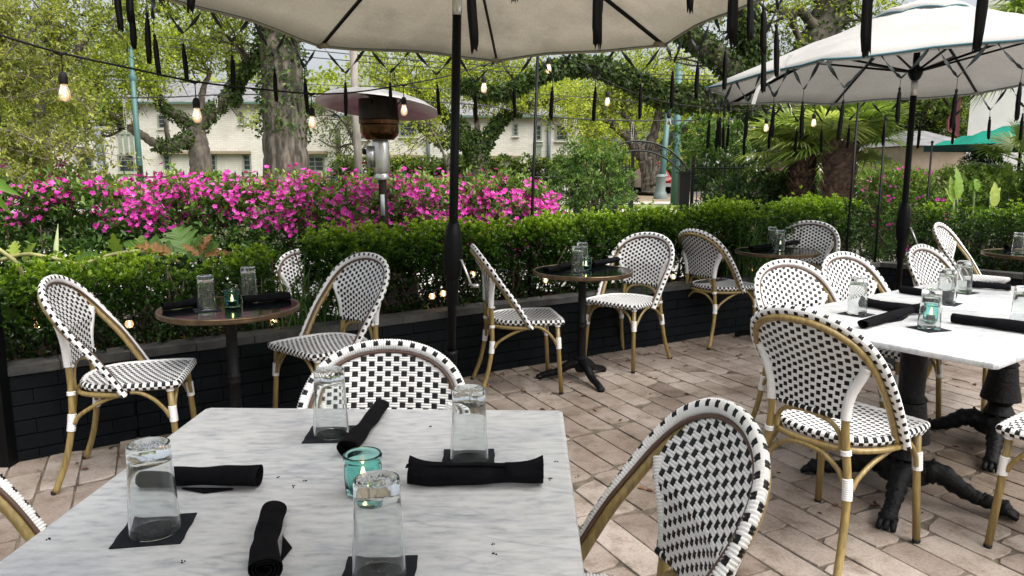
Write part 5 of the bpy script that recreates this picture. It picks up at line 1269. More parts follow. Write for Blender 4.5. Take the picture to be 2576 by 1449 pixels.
# ------------------------------------------------------------------ fan palms
PALM = leafmat('palm_leaflet', [(0, (.035, .075, .014)), (.45, (.16, .24, .05)), (.8, (.34, .42, .12)), (1, (.52, .56, .24))], .38, .30)
def palm(label, px, ptop, opt, rt, ht, nf, seed, R_=.52, dead=0, rng_tilt=(-.5, 1.3), pet=.55):
    rng = random.Random(seed); top = dep(px, ptop, opt); o = Vector((top.x, top.y, -.12)); t = thing('fan_palm', label, 'palm', tuple(o)); mb = MB(); H_ = top.z - o.z
    n = 26; m = 20; vs = []
    for i in range(n + 1):
        for j in range(m):
            a = 6.283 * j / m; r_ = rt * (1 + .16 * ((i * 7 + j * 5) % 3 - 1) * .6 + rng.uniform(-.06, .06)) * (1.12 if i < 2 else 1) * (1.15 if i > n - 6 else 1); vs.append((r_ * math.cos(a), r_ * math.sin(a), H_ * i / n))
    mb.add(vs, [[i * m + j, i * m + (j + 1) % m, (i + 1) * m + (j + 1) % m, (i + 1) * m + j] for i in range(n) for j in range(m)])
    for q in range(230):                       # old leaf bases
        z = H_ * (.05 + .95 * rng.random()); a = rng.random() * 6.283; d = Vector((math.cos(a), math.sin(a), 0)); s = Vector((-d.y, d.x, 0)); c = d * rt * .9 + Vector((0, 0, z)); L_ = rng.uniform(.06, .13); w_ = rng.uniform(.018, .035)
        e = c + d * (L_ * .62) + Vector((0, 0, L_ * .9)); mb.add([c + s * w_, c - s * w_, e - s * w_ * .5, e + s * w_ * .5, c + s * w_ + d * .02, c - s * w_ + d * .02, e - s * w_ * .4 + d * .012, e + s * w_ * .4 + d * .012], [[0, 1, 2, 3], [7, 6, 5, 4], [0, 4, 5, 1], [1, 5, 6, 2], [2, 6, 7, 3], [3, 7, 4, 0]], 1)
    mb.build('trunk', [noisy('palm_fibre', (.022, .012, .008), (.10, .062, .042), 9, .95, bump=1, bscale=40, stretch=(1, 1, 3)), noisy('leaf_base', (.035, .018, .010), (.15, .09, .055), 14, .9, bump=.5, bscale=60)], t, False)
    for k in range(nf):
        a = k * 2.399 + rng.uniform(-.2, .2); el = rng_tilt[0] + (rng_tilt[1] - rng_tilt[0]) * (k / nf) + rng.uniform(-.12, .12)
        if el < .45 and math.sin(a) < -.25: el = rng.uniform(.45, .9)
        d = Vector((math.cos(a) * math.cos(el), math.sin(a) * math.cos(el), math.sin(el)))
        b = Vector((0, 0, H_ - .02)) + Vector((math.cos(a), math.sin(a), 0)) * rt * .4; pl = pet * rng.uniform(.75, 1.15); e = b + d * pl + Vector((0, 0, -.12 * pl))
        fr = MB(); fr.tube([b, b.lerp(e, .5) + Vector((0, 0, .05 * pl)), e], [.012, .008, .006], 5)
        dirp = (e - b).normalized(); side = dirp.cross(Vector((0, 0, 1))).normalized(); up = side.cross(dirp); rv = [.5] * len(fr.f); nl = 38; base_r = rng.gauss(.58, .15)
        for q in range(nl):
            th = -2.35 + 4.7 * q / (nl - 1); dd = (dirp * math.cos(th) + side * math.sin(th)).normalized(); LL = R_ * (1 - .22 * abs(th) / 2.35) * rng.uniform(.93, 1.05); drp = rng.uniform(.12, .32)
            pw = dd.cross(up).normalized(); pts = []
            for s_ in range(5):
                u = s_ / 4; w_ = (.004 + .030 * R_ * math.sin(math.pi * min(1, .15 + u * .85)) * (1 - u * .3)) if u < 1 else .001
                c = e + dd * (LL * u) + up * (.10 * R_ * math.sin(u * 2) * (1 if q % 2 else .6)) + Vector((0, 0, -drp * LL * u ** 2.6)); pts += [c + pw * w_, c - pw * w_]
            fr.add(pts, [[2 * s_, 2 * s_ + 1, 2 * s_ + 3, 2 * s_ + 2] for s_ in range(4)]); rv += [min(1, max(0, base_r + rng.gauss(0, .12)))] * 4
        fr.r = rv; fr.build('frond', PALM, t, False)
    return t
palm('fan palm with the slimmer shaggy trunk, left of its neighbour', 2022, 378, 10.8, .150, 1.6, 32, 1, .56, rng_tilt=(-.35, 1.35), pet=.45)
palm('fan palm with the thicker shaggy trunk, right of its neighbour', 2116, 358, 10.2, .185, 1.8, 34, 2, .60, rng_tilt=(-.35, 1.35), pet=.5)
palm('tall fan palm mostly out of frame, its dark fronds hanging in the upper right corner', 2700, 60, 8.6, .16, 3, 26, 3, .7, rng_tilt=(-.7, .9), pet=.6)
palm('low fan palm cut by the frame edge before the white wall', 2612, 425, 9.4, .12, 1.5, 12, 4, .40, rng_tilt=(.2, 1.4))
# ------------------------------------------------------------------ buildings
def brick_white():
    m, nt, b = newmat('painted_brick'); co = objco(nt)
    br = N(nt, 'ShaderNodeTexBrick', Scale=1.0); br.inputs['Brick Width'].default_value = .42; br.inputs['Row Height'].default_value = .13; br.inputs['Mortar Size'].default_value = .012
    br.inputs['Color1'].default_value = (.60, .585, .53, 1); br.inputs['Color2'].default_value = (.67, .65, .59, 1); br.inputs['Mortar'].default_value = (.50, .485, .43, 1)
    mp = nt.nodes.new('ShaderNodeMapping'); mp.inputs['Rotation'].default_value = (R(90), 0, 0); nt.links.new(co, mp.inputs[0]); nt.links.new(mp.outputs[0], br.inputs['Vector'])
    n = N(nt, 'ShaderNodeTexNoise', Scale=.8, Detail=6); nt.links.new(co, n.inputs['Vector'])
    mu = N(nt, 'ShaderNodeMixRGB', blend_type='MULTIPLY'); mu.inputs[0].default_value = .8; nt.links.new(br.outputs['Color'], mu.inputs[1]); nt.links.new(ramp(nt, n.outputs['Fac'], [(.3, (.80, .78, .74)), (.6, (1, 1, 1))]), mu.inputs[2])
    nt.links.new(mu.outputs[0], b.inputs['Base Color']); b.inputs['Roughness'].default_value = .9
    bp = N(nt, 'ShaderNodeBump', Strength=.5, Distance=.02); nt.links.new(br.outputs['Fac'], bp.inputs['Height']); bp.invert = True; nt.links.new(bp.outputs[0], b.inputs['Normal'])
    return m
WB_ = brick_white(); SHUT = plain('sage_panel', (.24, .28, .22), .8); WG = noisy('window_glass', (.012, .016, .018), (.06, .07, .075), 1.5, .15); WFR = plain('window_frame', (.22, .25, .20), .6); ROOF = noisy('slate_roof', (.12, .12, .125), (.22, .22, .23), 3, .85, bump=.4, bscale=20); TRIMW = plain('tan_lintel', (.26, .21, .14), .8)
def house(label, px0, px1, eave, opt, depth_, wins, lintels, panels, pipes, ridge, rpx, name='brick_house'):
    a = dep(px0, eave, opt); b = dep(px1, eave, opt); z1 = a.z; yf = a.y; w_ = b.x - a.x; o = Vector(((a.x + b.x) / 2, yf, -.13)); t = thing(name, label, 'house', tuple(o))
    X = lambda px, py: (lambda p: (p.x * yf / p.y - o.x, CAM.z + (p.z - CAM.z) * yf / p.y - o.z))(dep(px, py, opt))
    mb = MB(); mb.box((0, depth_ / 2, (z1 - o.z) / 2), (w_ / 2, depth_ / 2, (z1 - o.z) / 2)); mb.build('wall', WB_, t, False)
    zr = X(rpx[0], ridge)[1]; xr0, xr1 = X(rpx[0], ridge)[0], X(rpx[1], ridge)[0]; z1_ = z1 - o.z; e = .5
    mb = MB(); mb.add([(-w_ / 2 - e, -e, z1_ + .02), (w_ / 2 + e, -e, z1_ + .02), (w_ / 2 + e, depth_ + e, z1_ + .02), (-w_ / 2 - e, depth_ + e, z1_ + .02), (xr0, depth_ / 2, zr), (xr1, depth_ / 2, zr)], [[0, 1, 5, 4], [1, 2, 5], [2, 3, 4, 5], [3, 0, 4], [3, 2, 1, 0]]); mb.build('roof', ROOF, t, False)
    mb = MB(); mb.box((0, -e - .05, z1_ - .06), (w_ / 2 + e, .06, .07)); mb.build('gutter', plain('green_gutter', (.08, .14, .11), .6), t, False)
    for x0, y0, x1, y1 in wins:
        A, B = X(x0, y0), X(x1, y1); cx, cz, hx, hz = (A[0] + B[0]) / 2, (A[1] + B[1]) / 2, abs(B[0] - A[0]) / 2, abs(A[1] - B[1]) / 2
        mb = MB()
        for s in (-1, 1):
            mb.box((cx + s * hx, -.03, cz), (.05, .06, hz + .05)); mb.box((cx, -.03, cz + s * hz), (hx - .052, .055, .05))
        nx = max(1, int(hx * 2 / .6)); nz = 3
        for i in range(1, nx): mb.box((cx - hx + 2 * hx * i / nx, -.02, cz), (.025, .03, hz - .05))
        for i in range(1, nz): mb.box((cx, -.024, cz - hz + 2 * hz * i / nz), (hx - .05, .028, .02))
        f = mb.build('window', WFR, t, False)
        mb = MB(); mb.box((cx, -.008, cz), (hx - .05, .006, hz - .05)); mb.build('pane', WG, f, False)
        mb = MB(); mb.box((cx, -.09, cz - hz - .09), (hx + .12, .10, .035)); mb.build('sill', WB_, f, False)
    for x0, x1, y in lintels:
        A, B = X(x0, y), X(x1, y); mb = MB(); mb.box(((A[0] + B[0]) / 2, -.20, A[1]), ((B[0] - A[0]) / 2, .25, .10)); mb.build('lintel', TRIMW, t, False)
    for x0, y0, x1, y1 in panels:
        A, B = X(x0, y0), X(x1, y1); mb = MB(); w2 = abs(B[0] - A[0]); n = 3
        for i in range(n): mb.box((A[0] + w2 * (i + .5) / n, -.05, (A[1] + B[1]) / 2), (w2 / n * .26, .05, abs(A[1] - B[1]) / 2))
        mb.box((A[0] + w2 / 2, -.06, A[1]), (w2 / 2 + .05, .06, .12)); mb.build('panel', SHUT, t, False)
    for x in pipes:
        A = X(x, eave)[0]; mb = MB(); mb.tube([(A, -.14, 0), (A, -.14, z1_ - .15)], .12, 10); mb.build('drain_pipe', plain('grey_green_pipe', (.07, .10, .10), .5), t)
    return t
house('cream painted brick house behind the dark spreading oak', 120, 840, 258, 52, 9, [(398, 290, 424, 322), (600, 281, 613, 310), (412, 390, 430, 428), (520, 390, 545, 428), (612, 390, 632, 428), (298, 390, 340, 432), (200, 390, 235, 430), (160, 310, 190, 345), (726, 300, 750, 330), (770, 395, 815, 430)], [(402, 632, 384), (190, 240, 384), (760, 825, 384)], [(294, 334, 342, 385)], [250], 190, (330, 640))
house('cream painted brick wing of the house right of the patio heater', 855, 1460, 292, 50, 9, [(1006, 310, 1049, 343), (986, 398, 1032, 433), (1099, 398, 1122, 428), (1224, 401, 1252, 432), (1292, 402, 1304, 424), (1292, 313, 1302, 341), (1347, 401, 1361, 428), (1349, 315, 1361, 353), (1399, 315, 1427, 353), (1404, 400, 1428, 430), (900, 320, 930, 350)], [(982, 1059, 393), (1226, 1307, 396), (1400, 1435, 394)], [(1348, 362, 1363, 396)], [1076, 1381], 225, (960, 1330))
# white stucco building on the right
def stucco():
    a = dep(2408, 600, 14.2); o = Vector((a.x, a.y, -.13)); t = thing('stucco_building', 'plain white stucco building wall behind the green umbrella', 'building', tuple(o), -R(33)); mb = MB()
    mb.box((4, 3, 2.6), (4, 3, 2.6)); mb.build('wall', noisy('white_stucco', (.72, .70, .67), (.80, .78, .75), 2.5, .92, bump=.35, bscale=35), t, False)
    mb = MB(); mb.box((4, 3, 5.28), (4.15, 3.15, .08)); mb.build('roof_edge', plain('roof_edge', (.3, .3, .3), .8), t, False)
    p0 = dep(2385, 330, 13.2); p1 = dep(2385, 300, 13.6); p2 = dep(2418, 245, 13.6); p3 = dep(2412, 345, 13.6); mb = MB(); d = Vector((0, .05, 0))
    mb.add([p0, p3, p2, p1, p0 + d, p3 + d, p2 + d, p1 + d], [[0, 1, 2, 3], [7, 6, 5, 4], [0, 4, 5, 1], [1, 5, 6, 2], [2, 6, 7, 3], [3, 7, 4, 0]])
    tag(mb.build('awning', plain('dark_red_awning', (.07, .005, .006), .8), None, False), 'dark red awning end beside the white wall', 'awning')
    b = dep(2365, 420, 21); t2 = thing('tan_house', 'small tan house wall glimpsed left of the white building', 'house', (b.x, b.y, -.13)); mb = MB(); mb.box((0, 1.5, 1.05), (.9, 1.5, 1.05)); mb.build('wall', noisy('tan_wall', (.36, .27, .21), (.45, .35, .28), 3, .9), t2, False)
    mb = MB(); mb.add([(-1.05, -.2, 2.12), (1.05, -.2, 2.12), (1.05, 3.2, 2.12), (-1.05, 3.2, 2.12), (-.3, 1.5, 2.6), (.3, 1.5, 2.6)], [[0, 1, 5, 4], [1, 2, 5], [2, 3, 4, 5], [3, 0, 4], [3, 2, 1, 0]]); mb.build('roof', ROOF, t2, False)
stucco()
mb = MB(); a = dep(1860, 400, 60); mb.box((6, 0, 2.0), (9, 3, 2.1)); wh = thing('white_house', 'bright white house beyond the street, right of the gate', 'house', (a.x, a.y, -.1))
mb.build('wall', plain('white_siding', (.70, .70, .69), .8), wh, False)
mb = MB(); mb.add([(-3.4, -3.4, 4.12), (15.4, -3.4, 4.12), (15.4, 3.4, 4.12), (-3.4, 3.4, 4.12), (-1, 0, 5.6), (13, 0, 5.6)], [[0, 1, 5, 4], [1, 2, 5], [2, 3, 4, 5], [3, 0, 4], [3, 2, 1, 0]]); mb.build('roof', ROOF, wh, False)
for k in range(4):
    mb = MB(); mb.box((-1 + k * 4, -3.03, 2.2), (.5, .03, .8)); f = mb.build('window', WFR, wh, False); mb = MB(); mb.box((-1 + k * 4, -3.07, 2.2), (.42, .012, .72)); mb.build('pane', WG, f, False)

spray_shrub('leafy green tree crown between the palms and the white stucco wall', [(2300, 260, 24, 1.2), (2360, 330, 24, 1.0), (2250, 330, 24, 1.1), (2380, 230, 25, 1.1), (2200, 280, 24, 1.1)], 2600, 71, OAKD, .14, .08, 'tree', name='leafy_tree', stemr=.09, spread=.12)
# ------------------------------------------------------------------ street
def strip(name, y0, y1, z, mat, x0=-90, x1=90):
    mb = MB(); n = 30; vs = []
    for i in range(n + 1):
        x = x0 + (x1 - x0) * i / n; vs += [(x, y0, z), (x, y1, z)]
    mb.add(vs, [[2 * i, 2 * i + 2, 2 * i + 3, 2 * i + 1] for i in range(n)]); tag(mb.build(name, mat, None, False), kind='structure')
CONC = noisy('sidewalk_concrete', (.34, .32, .29), (.46, .44, .40), 1.2, .9, bump=.3, bscale=30)
LAWN = noisy('street_lawn', (.08, .11, .025), (.20, .24, .06), 2.5, .95, bump=.7, bscale=40)
strip('kerb', 21.6, 22.4, .02, plain('kerb_concrete', (.16, .15, .14), .9)); strip('verge', 22.5, 25.2, -.115, LAWN); strip('sidewalk', 25.3, 27.0, -.105, CONC); strip('lawn', 27.1, 30.6, -.115, LAWN); strip('path', 30.7, 33.2, -.105, CONC)
strip('dirt', 33.3, 43, -.118, noisy('leafy_dirt', (.14, .10, .065), (.27, .21, .14), 5, .95, bump=.6, bscale=40)); strip('road', 43.5, 47.5, -.122, noisy('asphalt', (.05, .05, .05), (.09, .09, .088), 5, .9))
mb = MB(); rng = np.random.default_rng(3)
t = spray_shrub('clipped dark hedge across the street behind the green poles', [(1690 + i * 26, 458, 48.5, .9) for i in range(-4, 9)], 1500, 61, DARKL, .22, .12, 'hedge', name='street_hedge', stemr=.04, spread=.2)
t = spray_shrub('low clipped hedge at the foot of the cream house', [(870 + i * 50, 432, 47, 1.0) for i in range(12)], 2200, 62, OAKD, .22, .13, 'hedge', name='street_hedge', stemr=.04, spread=.2)
def sedan():
    c = dep(1634, 478, 46); t = thing('parked_car', 'dark red sedan parked across the street, seen from behind', 'car', (c.x, c.y, -.12), .12)
    prof = [(-2.2, .35), (-2.25, .75), (-2.15, .92), (-1.5, .98), (-.9, 1.40), (.5, 1.42), (1.1, 1.0), (2.0, .90), (2.2, .7), (2.2, .35)]
    mb = MB(); n = len(prof); vs = []
    for x, k in ((-.86, 0), (-.80, 1), (.80, 1), (.86, 0)):
        for y, z in prof: vs.append((x * (1 - .14 * max(0, z - .95) / .45), y, z + (0 if k else -.03)))
    mb.add(vs, [[i * n + j, (i + 1) * n + j, (i + 1) * n + (j + 1) % n, i * n + (j + 1) % n] for i in range(3) for j in range(n)] + [list(range(n)), [3 * n + j for j in range(n)][::-1]])
    mb.build('body', plain('red_paint', (.22, .008, .015), .25), t, False)
    mb = MB(); mb.add([(-.66, -1.47, 1.0), (.66, -1.47, 1.0), (.58, -.95, 1.36), (-.58, -.95, 1.36)], [[0, 1, 2, 3]]); mb.add([(-.66, -1.49, 1.02), (.66, -1.49, 1.02), (.58, -.97, 1.38), (-.58, -.97, 1.38)], [[3, 2, 1, 0]]); mb.build('rear_window', plain('car_glass', (.25, .30, .34), .1), t, False)
    for s in (-1, 1):
        mb = MB(); mb.box((s * .66, -2.25, .74), (.16, .03, .07)); mb.build('taillight', plain('taillight', (.5, .01, .01), .3), t, False)
        for y in (-1.4, 1.4):
            mb = MB(); mb.tube([(s * .68, y, .33), (s * .88, y, .33)], .33, 20); wl = mb.build('wheel', M['rubber'], t, auto=40); mb = MB(); mb.tube([(s * .885, y, .33), (s * .895, y, .33)], .2, 14); mb.build('rim', M['chrome'], wl, auto=40)
    mb = MB(); mb.box((0, -2.28, .5), (.80, .05, .10)); mb.build('bumper', plain('bumper', (.35, .35, .36), .4), t, False)
    mb = MB(); mb.box((0, -2.27, .76), (.17, .02, .07)); mb.build('licence_plate', plain('plate', (.6, .6, .6), .5), t, False)
sedan()
def pole_green(label, px0, py0, px1, py1, opt, r0, r1, fin=None, base=None, cat='pole'):
    a = dep(px0, py0, opt); b = dep(px1, py1, opt); f = b + (a - b) * ((-.12 - b.z) / (a.z - b.z)); t = thing('street_pole', label, cat, tuple(f)); g = plain('green_pole_paint', (.055, .13, .125), .5)
    u = a - f; mb = MB(); mb.tube([Vector(), u], [r0, r1], 14); mb.build('pole', g, t)
    if fin is not None:
        k = dep(px0 + (px1 - px0) * fin, py0 + (py1 - py0) * fin, opt) - f; mb = MB(); mb.lathe([(r1 * 1.0, -.5), (r1 * 1.6, -.12), (r1 * 2.2, 0), (r1 * 1.4, .10), (r1, .35)], 14, 0, k); mb.build('collar', g, t)
        mb = MB(); mb.lathe([(r1 * 1.0, -.05), (r1 * 1.8, 0), (r1 * .9, .25), (.0, .5)], 12, 0, u); mb.build('finial', g, t)
    if base: mb = MB(); mb.lathe([(r0 * 2.0, 0), (r0 * 2.0, .12), (r0 * 1.7, .30), (r0 * 1.4, .38), (r0 * 1.4, 1.0), (r0 * 1.6, 1.08), (r0 * 1.0, 1.2)], 16); mb.build('base', plain('grey_green_cast', (.12, .16, .15), .6), t, auto=40)
    return t
pole_green('green painted street pole with a collar, left of the dark oak', 325, 88, 352, 430, 25, .115, .065, .31)
pole_green('green lamp post with a wide grey base behind the gate arch', 1682, 268, 1661, 500, 36, .17, .12, .02, True)
pole_green('plain thick green trolley pole right of the lamp post', 1709, 150, 1697, 515, 30, .18, .13)
tt = [o_ for o_ in bpy.data.objects if o_.get('label', '').startswith('plain thick green')][0]
mb = MB(); g = dep(1703, 332, 30) - tt.location
for ex, ey in ((1678, 275), (1745, 290)): mb.tube([g, dep(ex, ey, 30) - tt.location], .05, 8)
mb.lathe([(.16, -.1), (.19, 0), (.16, .1)], 12, 0, g); mb.build('bracket', plain('green_bracket', (.055, .13, .125), .5), tt)
a = dep(888, 118, 21); b = dep(902, 425, 21); mb = MB(); f = b + (a - b) * ((-.12 - b.z) / (a.z - b.z)); mb.tube([Vector(), a - f], [.13, .10], 14)
o_ = mb.build('utility_pole', noisy('weathered_wood', (.13, .115, .10), (.26, .235, .21), 6, .9, bump=.5, bscale=30, stretch=(1, 1, .15)), None, loc=f); tag(o_, 'grey wooden utility pole rising behind the patio heater', 'utility pole')
a = dep(268, 320, 16); b = dep(275, 420, 16); f = b + (a - b) * ((-.12 - b.z) / (a.z - b.z)); t = thing('sign_post', 'grey metal sign post in front of the cream house, behind twigs', 'post', tuple(f)); mb = MB(); mb.box((a.x - f.x, 0, (a.z - f.z) / 2), (.055, .03, (a.z - f.z) / 2)); mb.build('post', plain('grey_metal', (.28, .31, .36), .45), t, False)
# no entry sign
def no_entry():
    c = dep(1655, 423, 43); t = thing('road_sign', 'red and white DO NOT ENTER sign half behind the street oak trunk', 'road sign', (c.x, c.y, -.12)); z = c.z + .12
    mb = MB(); mb.box((0, 0, z), (.38, .012, .38)); mb.build('plate', plain('sign_white', (.72, .72, .70), .5), t, False)
    mb = MB(); mb.tube([(0, -.014, z), (0, -.024, z)], .365, 32); mb.build('disc', plain('sign_red', (.50, .012, .015), .5), t, auto=40)
    mb = MB(); mb.box((0, -.028, z), (.27, .003, .060)); mb.build('bar', plain('sign_bar_white', (.75, .75, .74), .5), t, False)
    for s, zz in (('DO NOT', .13), ('ENTER', -.25)):
        cu = bpy.data.curves.new('lettering', 'FONT'); cu.body = s; cu.size = .14; cu.align_x = 'CENTER'; cu.extrude = .002; cu.materials.append(plain('letter_white', (.75, .75, .74), .5)); lo = bpy.data.objects.new('lettering', cu); me = bpy.data.meshes.new_from_object(lo); bpy.data.objects.remove(lo); lo = bpy.data.objects.new('lettering', me); COL.objects.link(lo); lo.parent = t; lo.location = (0, -.027, z + zz); lo.rotation_euler = (R(90), 0, 0)
    mb = MB(); mb.tube([(0, .03, 0), (0, .03, z + .35)], .035, 8); mb.build('post', plain('galvanised', (.3, .3, .3), .5), t)
no_entry()
c = dep(2222, 404, 22); t = thing('street_sign', 'small blue street sign glimpsed between palm fronds', 'street sign', (c.x, c.y, -.12)); mb = MB(); mb.box((0, 0, c.z + .12), (.24, .01, .09)); mb.build('blade', plain('sign_blue', (.015, .07, .45), .5), t, False); mb = MB(); mb.tube([(0, .02, 0), (0, .02, c.z)], .03, 8); mb.build('post', plain('sign_post_grey', (.3, .3, .3), .5), t)
# ------------------------------------------------------------------ iron fence and arched gate
IR = plain('black_iron', (.010, .011, .012), .45)
def fence(label, x0, x1, opt0, opt1, ytop, rail_y, n, seed=0):
    a = dep(x0, ytop, opt0); b = dep(x1, ytop, opt1); o = Vector((a.x, a.y, -.12)); t = thing('iron_fence', label, 'fence', tuple(o)); zt = a.z + .12; d = Vector((b.x - a.x, b.y - a.y, 0)); zb = .15
    mb = MB()
    for z in (zt - .16, zb): mb.tube([Vector((0, 0, z)), d + Vector((0, 0, z))], .018, 4)
    mb.build('rail', IR, t, False)
    mb = MB()
    for i in range(n + 1):
        p = d * (i / n); mb.tube([p, p + Vector((0, 0, zt - .10))], .011, 6); mb.lathe([(.011, zt - .12), (.026, zt - .085), (.016, zt - .055), (0, zt)], 6, 0, p)
    mb.build('picket', IR, t, False)
    for i in (0, n):
        p = d * (i / n); mb = MB(); mb.box((p.x, p.y + .05, (zt + .1) / 2), (.035, .035, (zt + .1) / 2)); mb.build('post', IR, t, False)
fence('black spear topped iron fence right of the arched gate', 1745, 1960, 17, 15.5, 405, 452, 18)
fence('long black iron fence behind the azaleas with only its tips showing', 350, 1500, 17, 17, 428, 0, 62)
fence('short black iron fence before the white building', 2330, 2440, 12.5, 12.3, 440, 0, 8)
def gate():
    A = [(1524, 382), (1545, 368), (1575, 358), (1602, 355), (1640, 359), (1668, 369), (1690, 382), (1708, 398), (1722, 414), (1735, 433)]; B = [(1548, 398), (1565, 387), (1585, 381), (1607, 379), (1630, 381), (1651, 387), (1672, 397), (1690, 411), (1704, 423), (1716, 434)]
    o = dep(1625, 500, 17); o.z = -.12; t = thing('arched_gate', 'black iron garden gate under a double arch', 'gate', tuple(o))
    for P in (A, B): mb = MB(); mb.tube(spline([dep(x, y, 17) - o for x, y in P], 4), .022, 8); mb.build('arch', plain('grey_iron', (.030, .034, .034), .5), t)
    mb = MB()
    for i in range(1, 9): mb.tube([dep(*A[i], 17) - o, dep(*B[i], 17) - o], .010, 6)
    for i in range(1, 8):
        a = (dep(*A[i], 17) + dep(*B[i], 17) + dep(*A[i + 1], 17) + dep(*B[i + 1], 17)) / 4 - o; mb.tube([a + Vector((math.cos(k * .6283) * .07, 0, math.sin(k * .6283) * .07)) for k in range(11)], .009, 5)
    mb.build('scrollwork', IR, t)
    for px, w_, yt in ((1721, .115, 436), (1592, .035, 388), (1540, .115, 436)):
        a = dep(px, yt, 17) - o; mb = MB(); mb.box((a.x, a.y, a.z / 2), (w_, w_, a.z / 2)); mb.box((a.x, a.y, a.z + .02), (w_ * 1.3, w_ * 1.3, .02)); mb.build('gate_post', IR, t, False)
    for px in range(1548, 1590, 9): a = dep(px, 400, 17) - o; mb = MB(); mb.tube([(a.x, a.y, 0), a], .011, 6); mb.build('picket', IR, t, False)
gate()
# ------------------------------------------------------------------ overhead wires with beads
def wire(label, pts, r, beads=()):
    P = spline([dep(*p) for p in pts], 8); o = P[0].copy(); t = thing('overhead_wire', label, 'wire', tuple(o)); mb = MB(); mb.tube([p - o for p in P], r, 5); mb.build('cable', plain('wire_dark', (.03, .03, .03), .6), t)
    for px, h, col in beads:
        q = min(P, key=lambda p: abs(1288 + FPX * p.x / ((p - CAM).dot(Vector((0, math.cos(PITCH), -math.sin(PITCH))))) - px)) - o; mb = MB(); n = int(h / .045)
        for k in range(n):
            for s in (-.03, .03): mb.lathe([(0, .016), (.016, 0), (0, -.016)], 6, 0, q + Vector((s * math.sin(math.pi * (k + .5) / n), 0, -.045 * k)))
        mb.build('bead_strand', col, t)
pb, gb, wb = plain('yellow_beads', (.6, .45, .05), .3), plain('green_beads', (.02, .30, .10), .3), plain('pearl_beads', (.65, .65, .60), .3)
wire('wire strung with party beads across the left half, below the string light', [(-300, 246, 20), (140, 247, 20), (400, 245, 20), (660, 238, 20), (1180, 262, 20), (1350, 290, 20), (1560, 303, 20), (1850, 300, 20), (2300, 280, 20)], .018, [(245, .45, gb), (302, .3, wb), (303, 1.0, wb), (475, .3, wb), (546, .4, wb), (1415, .35, wb), (1435, .25, wb), (1587, .65, wb), (1715, .2, wb), (1787, .7, pb), (1860, .5, wb)])
wire('upper one of two close wires crossing behind the near umbrella', [(-300, 40, 24), (600, 110, 24), (1130, 158, 24), (1750, 190, 24), (2400, 190, 24)], .016)
wire('lower one of two close wires crossing behind the near umbrella', [(-300, 70, 24), (600, 130, 24), (1130, 172, 24), (1750, 200, 24), (2400, 200, 24)], .016)
wire('thin wire crossing the middle of the trees below the beaded one', [(-300, 190, 26), (600, 208, 26), (1250, 230, 26), (1800, 272, 26)], .014)
# ------------------------------------------------------------------ planter lights, litter, odds and ends
def planter_lights():
    t = thing('planter_lights', 'string of small round bulbs glowing inside the planter', 'string light', (0, 0, 0)); pts = []
    B = [(98, 818), (325, 815), (688, 808), (1087, 745), (1115, 738), (1190, 688), (1372, 704), (1694, 696), (1890, 676), (2140, 646), (530, 770)]
    for px, py in B:
        d = dep(px, py, 1) - CAM
        best = None
        for k in range(200, 900):
            p = CAM + d * (k / 100); f = wall_y(p.x)
            if p.y > f + .20: best = p; break
        p = best; p.z = max(p.z, .46); pts.append(p)
        mb = MB(); mb.lathe([(0, .020), (.008, .018), (.009, .006), (.009, 0)], 10, 0, p + Vector((0, 0, .018))); s = mb.build('socket', M['rubber'], t)
        mb = MB(); mb.lathe([(0, -.022), (.012, -.019), (.020, -.008), (.021, .002), (.016, .014), (.009, .020)], 14, 0, p); mb.build('bulb', M['bulb'], s)
        mb = MB(); mb.tube([p + Vector((0, 0, .012)), p + Vector((.002, 0, -.010))], .0022, 6); mb.build('filament', M['filament'], s)
    pts.sort(key=lambda p: p.x); mb = MB(); mb.tube(spline([p + Vector((0, .01, .04)) for p in pts], 5), .003, 5); mb.build('cable', M['rubber'], t)
planter_lights()
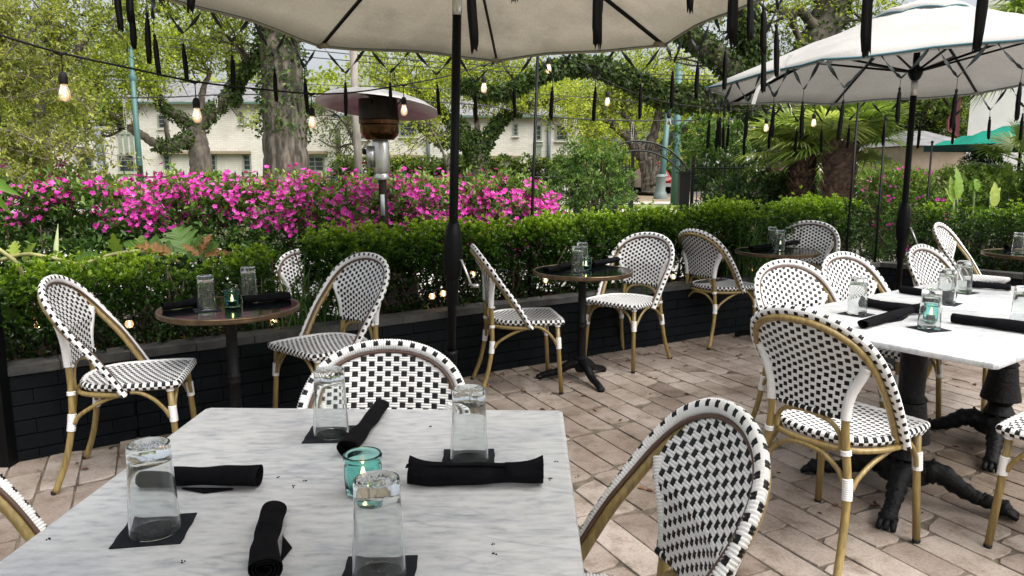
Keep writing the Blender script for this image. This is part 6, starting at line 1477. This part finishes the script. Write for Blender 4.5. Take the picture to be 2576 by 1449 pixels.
def litter():
    rng = np.random.default_rng(9); n = 230; P, D, Nn = [], [], []
    for k in range(n):
        if k < 150:
            x = rng.uniform(-.3, 3.4); y = rng.uniform(1.0, 1) * 0 + rng.uniform(1.2, wall_y(x) - .15)
        else: x = rng.uniform(-2.2, 3.3); y = wall_y(x) - rng.random() ** 2 * .5 - .03
        P.append((x, y, .003)); a = rng.random() * 6.28; D.append((math.cos(a), math.sin(a), rng.uniform(.0, .25))); Nn.append((rng.normal() * .25, rng.normal() * .25, 1))
    s = rng.uniform(.4, 1.1, n) * .042
    o_ = leaves_mesh('fallen_leaves', P, D, Nn, s, s * .42, rng.random(n), leafmat('fallen_leaf', [(0, (.05, .022, .012)), (.4, (.12, .05, .022)), (.8, (.24, .11, .04)), (1, (.30, .20, .08))], .6, .1), fold=.3, six=True); tag(o_, 'scattered dry brown leaves on the paving', 'leaves', None, 'stuff')
    n = 900; P, D, Nn = [], [], []
    for k in range(n):
        i = rng.choice(5, p=[.15, .2, .25, .2, .2]); a, b = PL[i], PL[i + 1]; u = (b - a).normalized(); nr = Vector((-u.y, u.x, 0)); p = a.lerp(b, rng.random()) + nr * rng.uniform(.13, .55); P.append((p.x, p.y, .41 + .02 * rng.random())); t_ = rng.random() * 6.28; D.append((math.cos(t_), math.sin(t_), rng.uniform(-.1, .4))); Nn.append((rng.normal() * .4, rng.normal() * .4, 1))
    s = rng.uniform(.5, 1.1, n) * .05
    o_ = leaves_mesh('dry_leaves', P, D, Nn, s, s * .45, rng.random(n), bpy.data.materials['fallen_leaf'], fold=.3, six=True); tag(o_, 'brown dry leaves lying on the planter soil', 'leaves', None, 'stuff')
litter()
c = dep(112, 1232, 2.62); c.z = .045; t = thing('caster_wheel', 'small black caster wheel on the paving at the left edge', 'wheel', tuple(c)); mb = MB(); mb.tube([(-.02, 0, 0), (.02, 0, 0)], .042, 20); mb.build('tyre', M['rubber'], t, auto=40); mb = MB(); mb.tube([(-.023, 0, 0), (.023, 0, 0)], .022, 14); mb.build('hub', plain('caster_hub', (.06, .055, .045), .5), t, auto=40)
a = dep(10, 900, 3.35); mb = MB(); mb.box((0, 0, .45), (.03, .03, .45)); mb.box((0, 0, .91), (.036, .036, .012)); o_ = mb.build('black_post', M['pole'], None, False, loc=(a.x - .04, a.y, 0)); tag(o_, 'dark square post at the left frame edge beside the planter', 'post')
# chair beyond the hedge gap
fcopy(CH, (-1.42, 5.22, -.095), R(205), 'white woven chair half hidden behind the hedge gap and spiky grass', None)
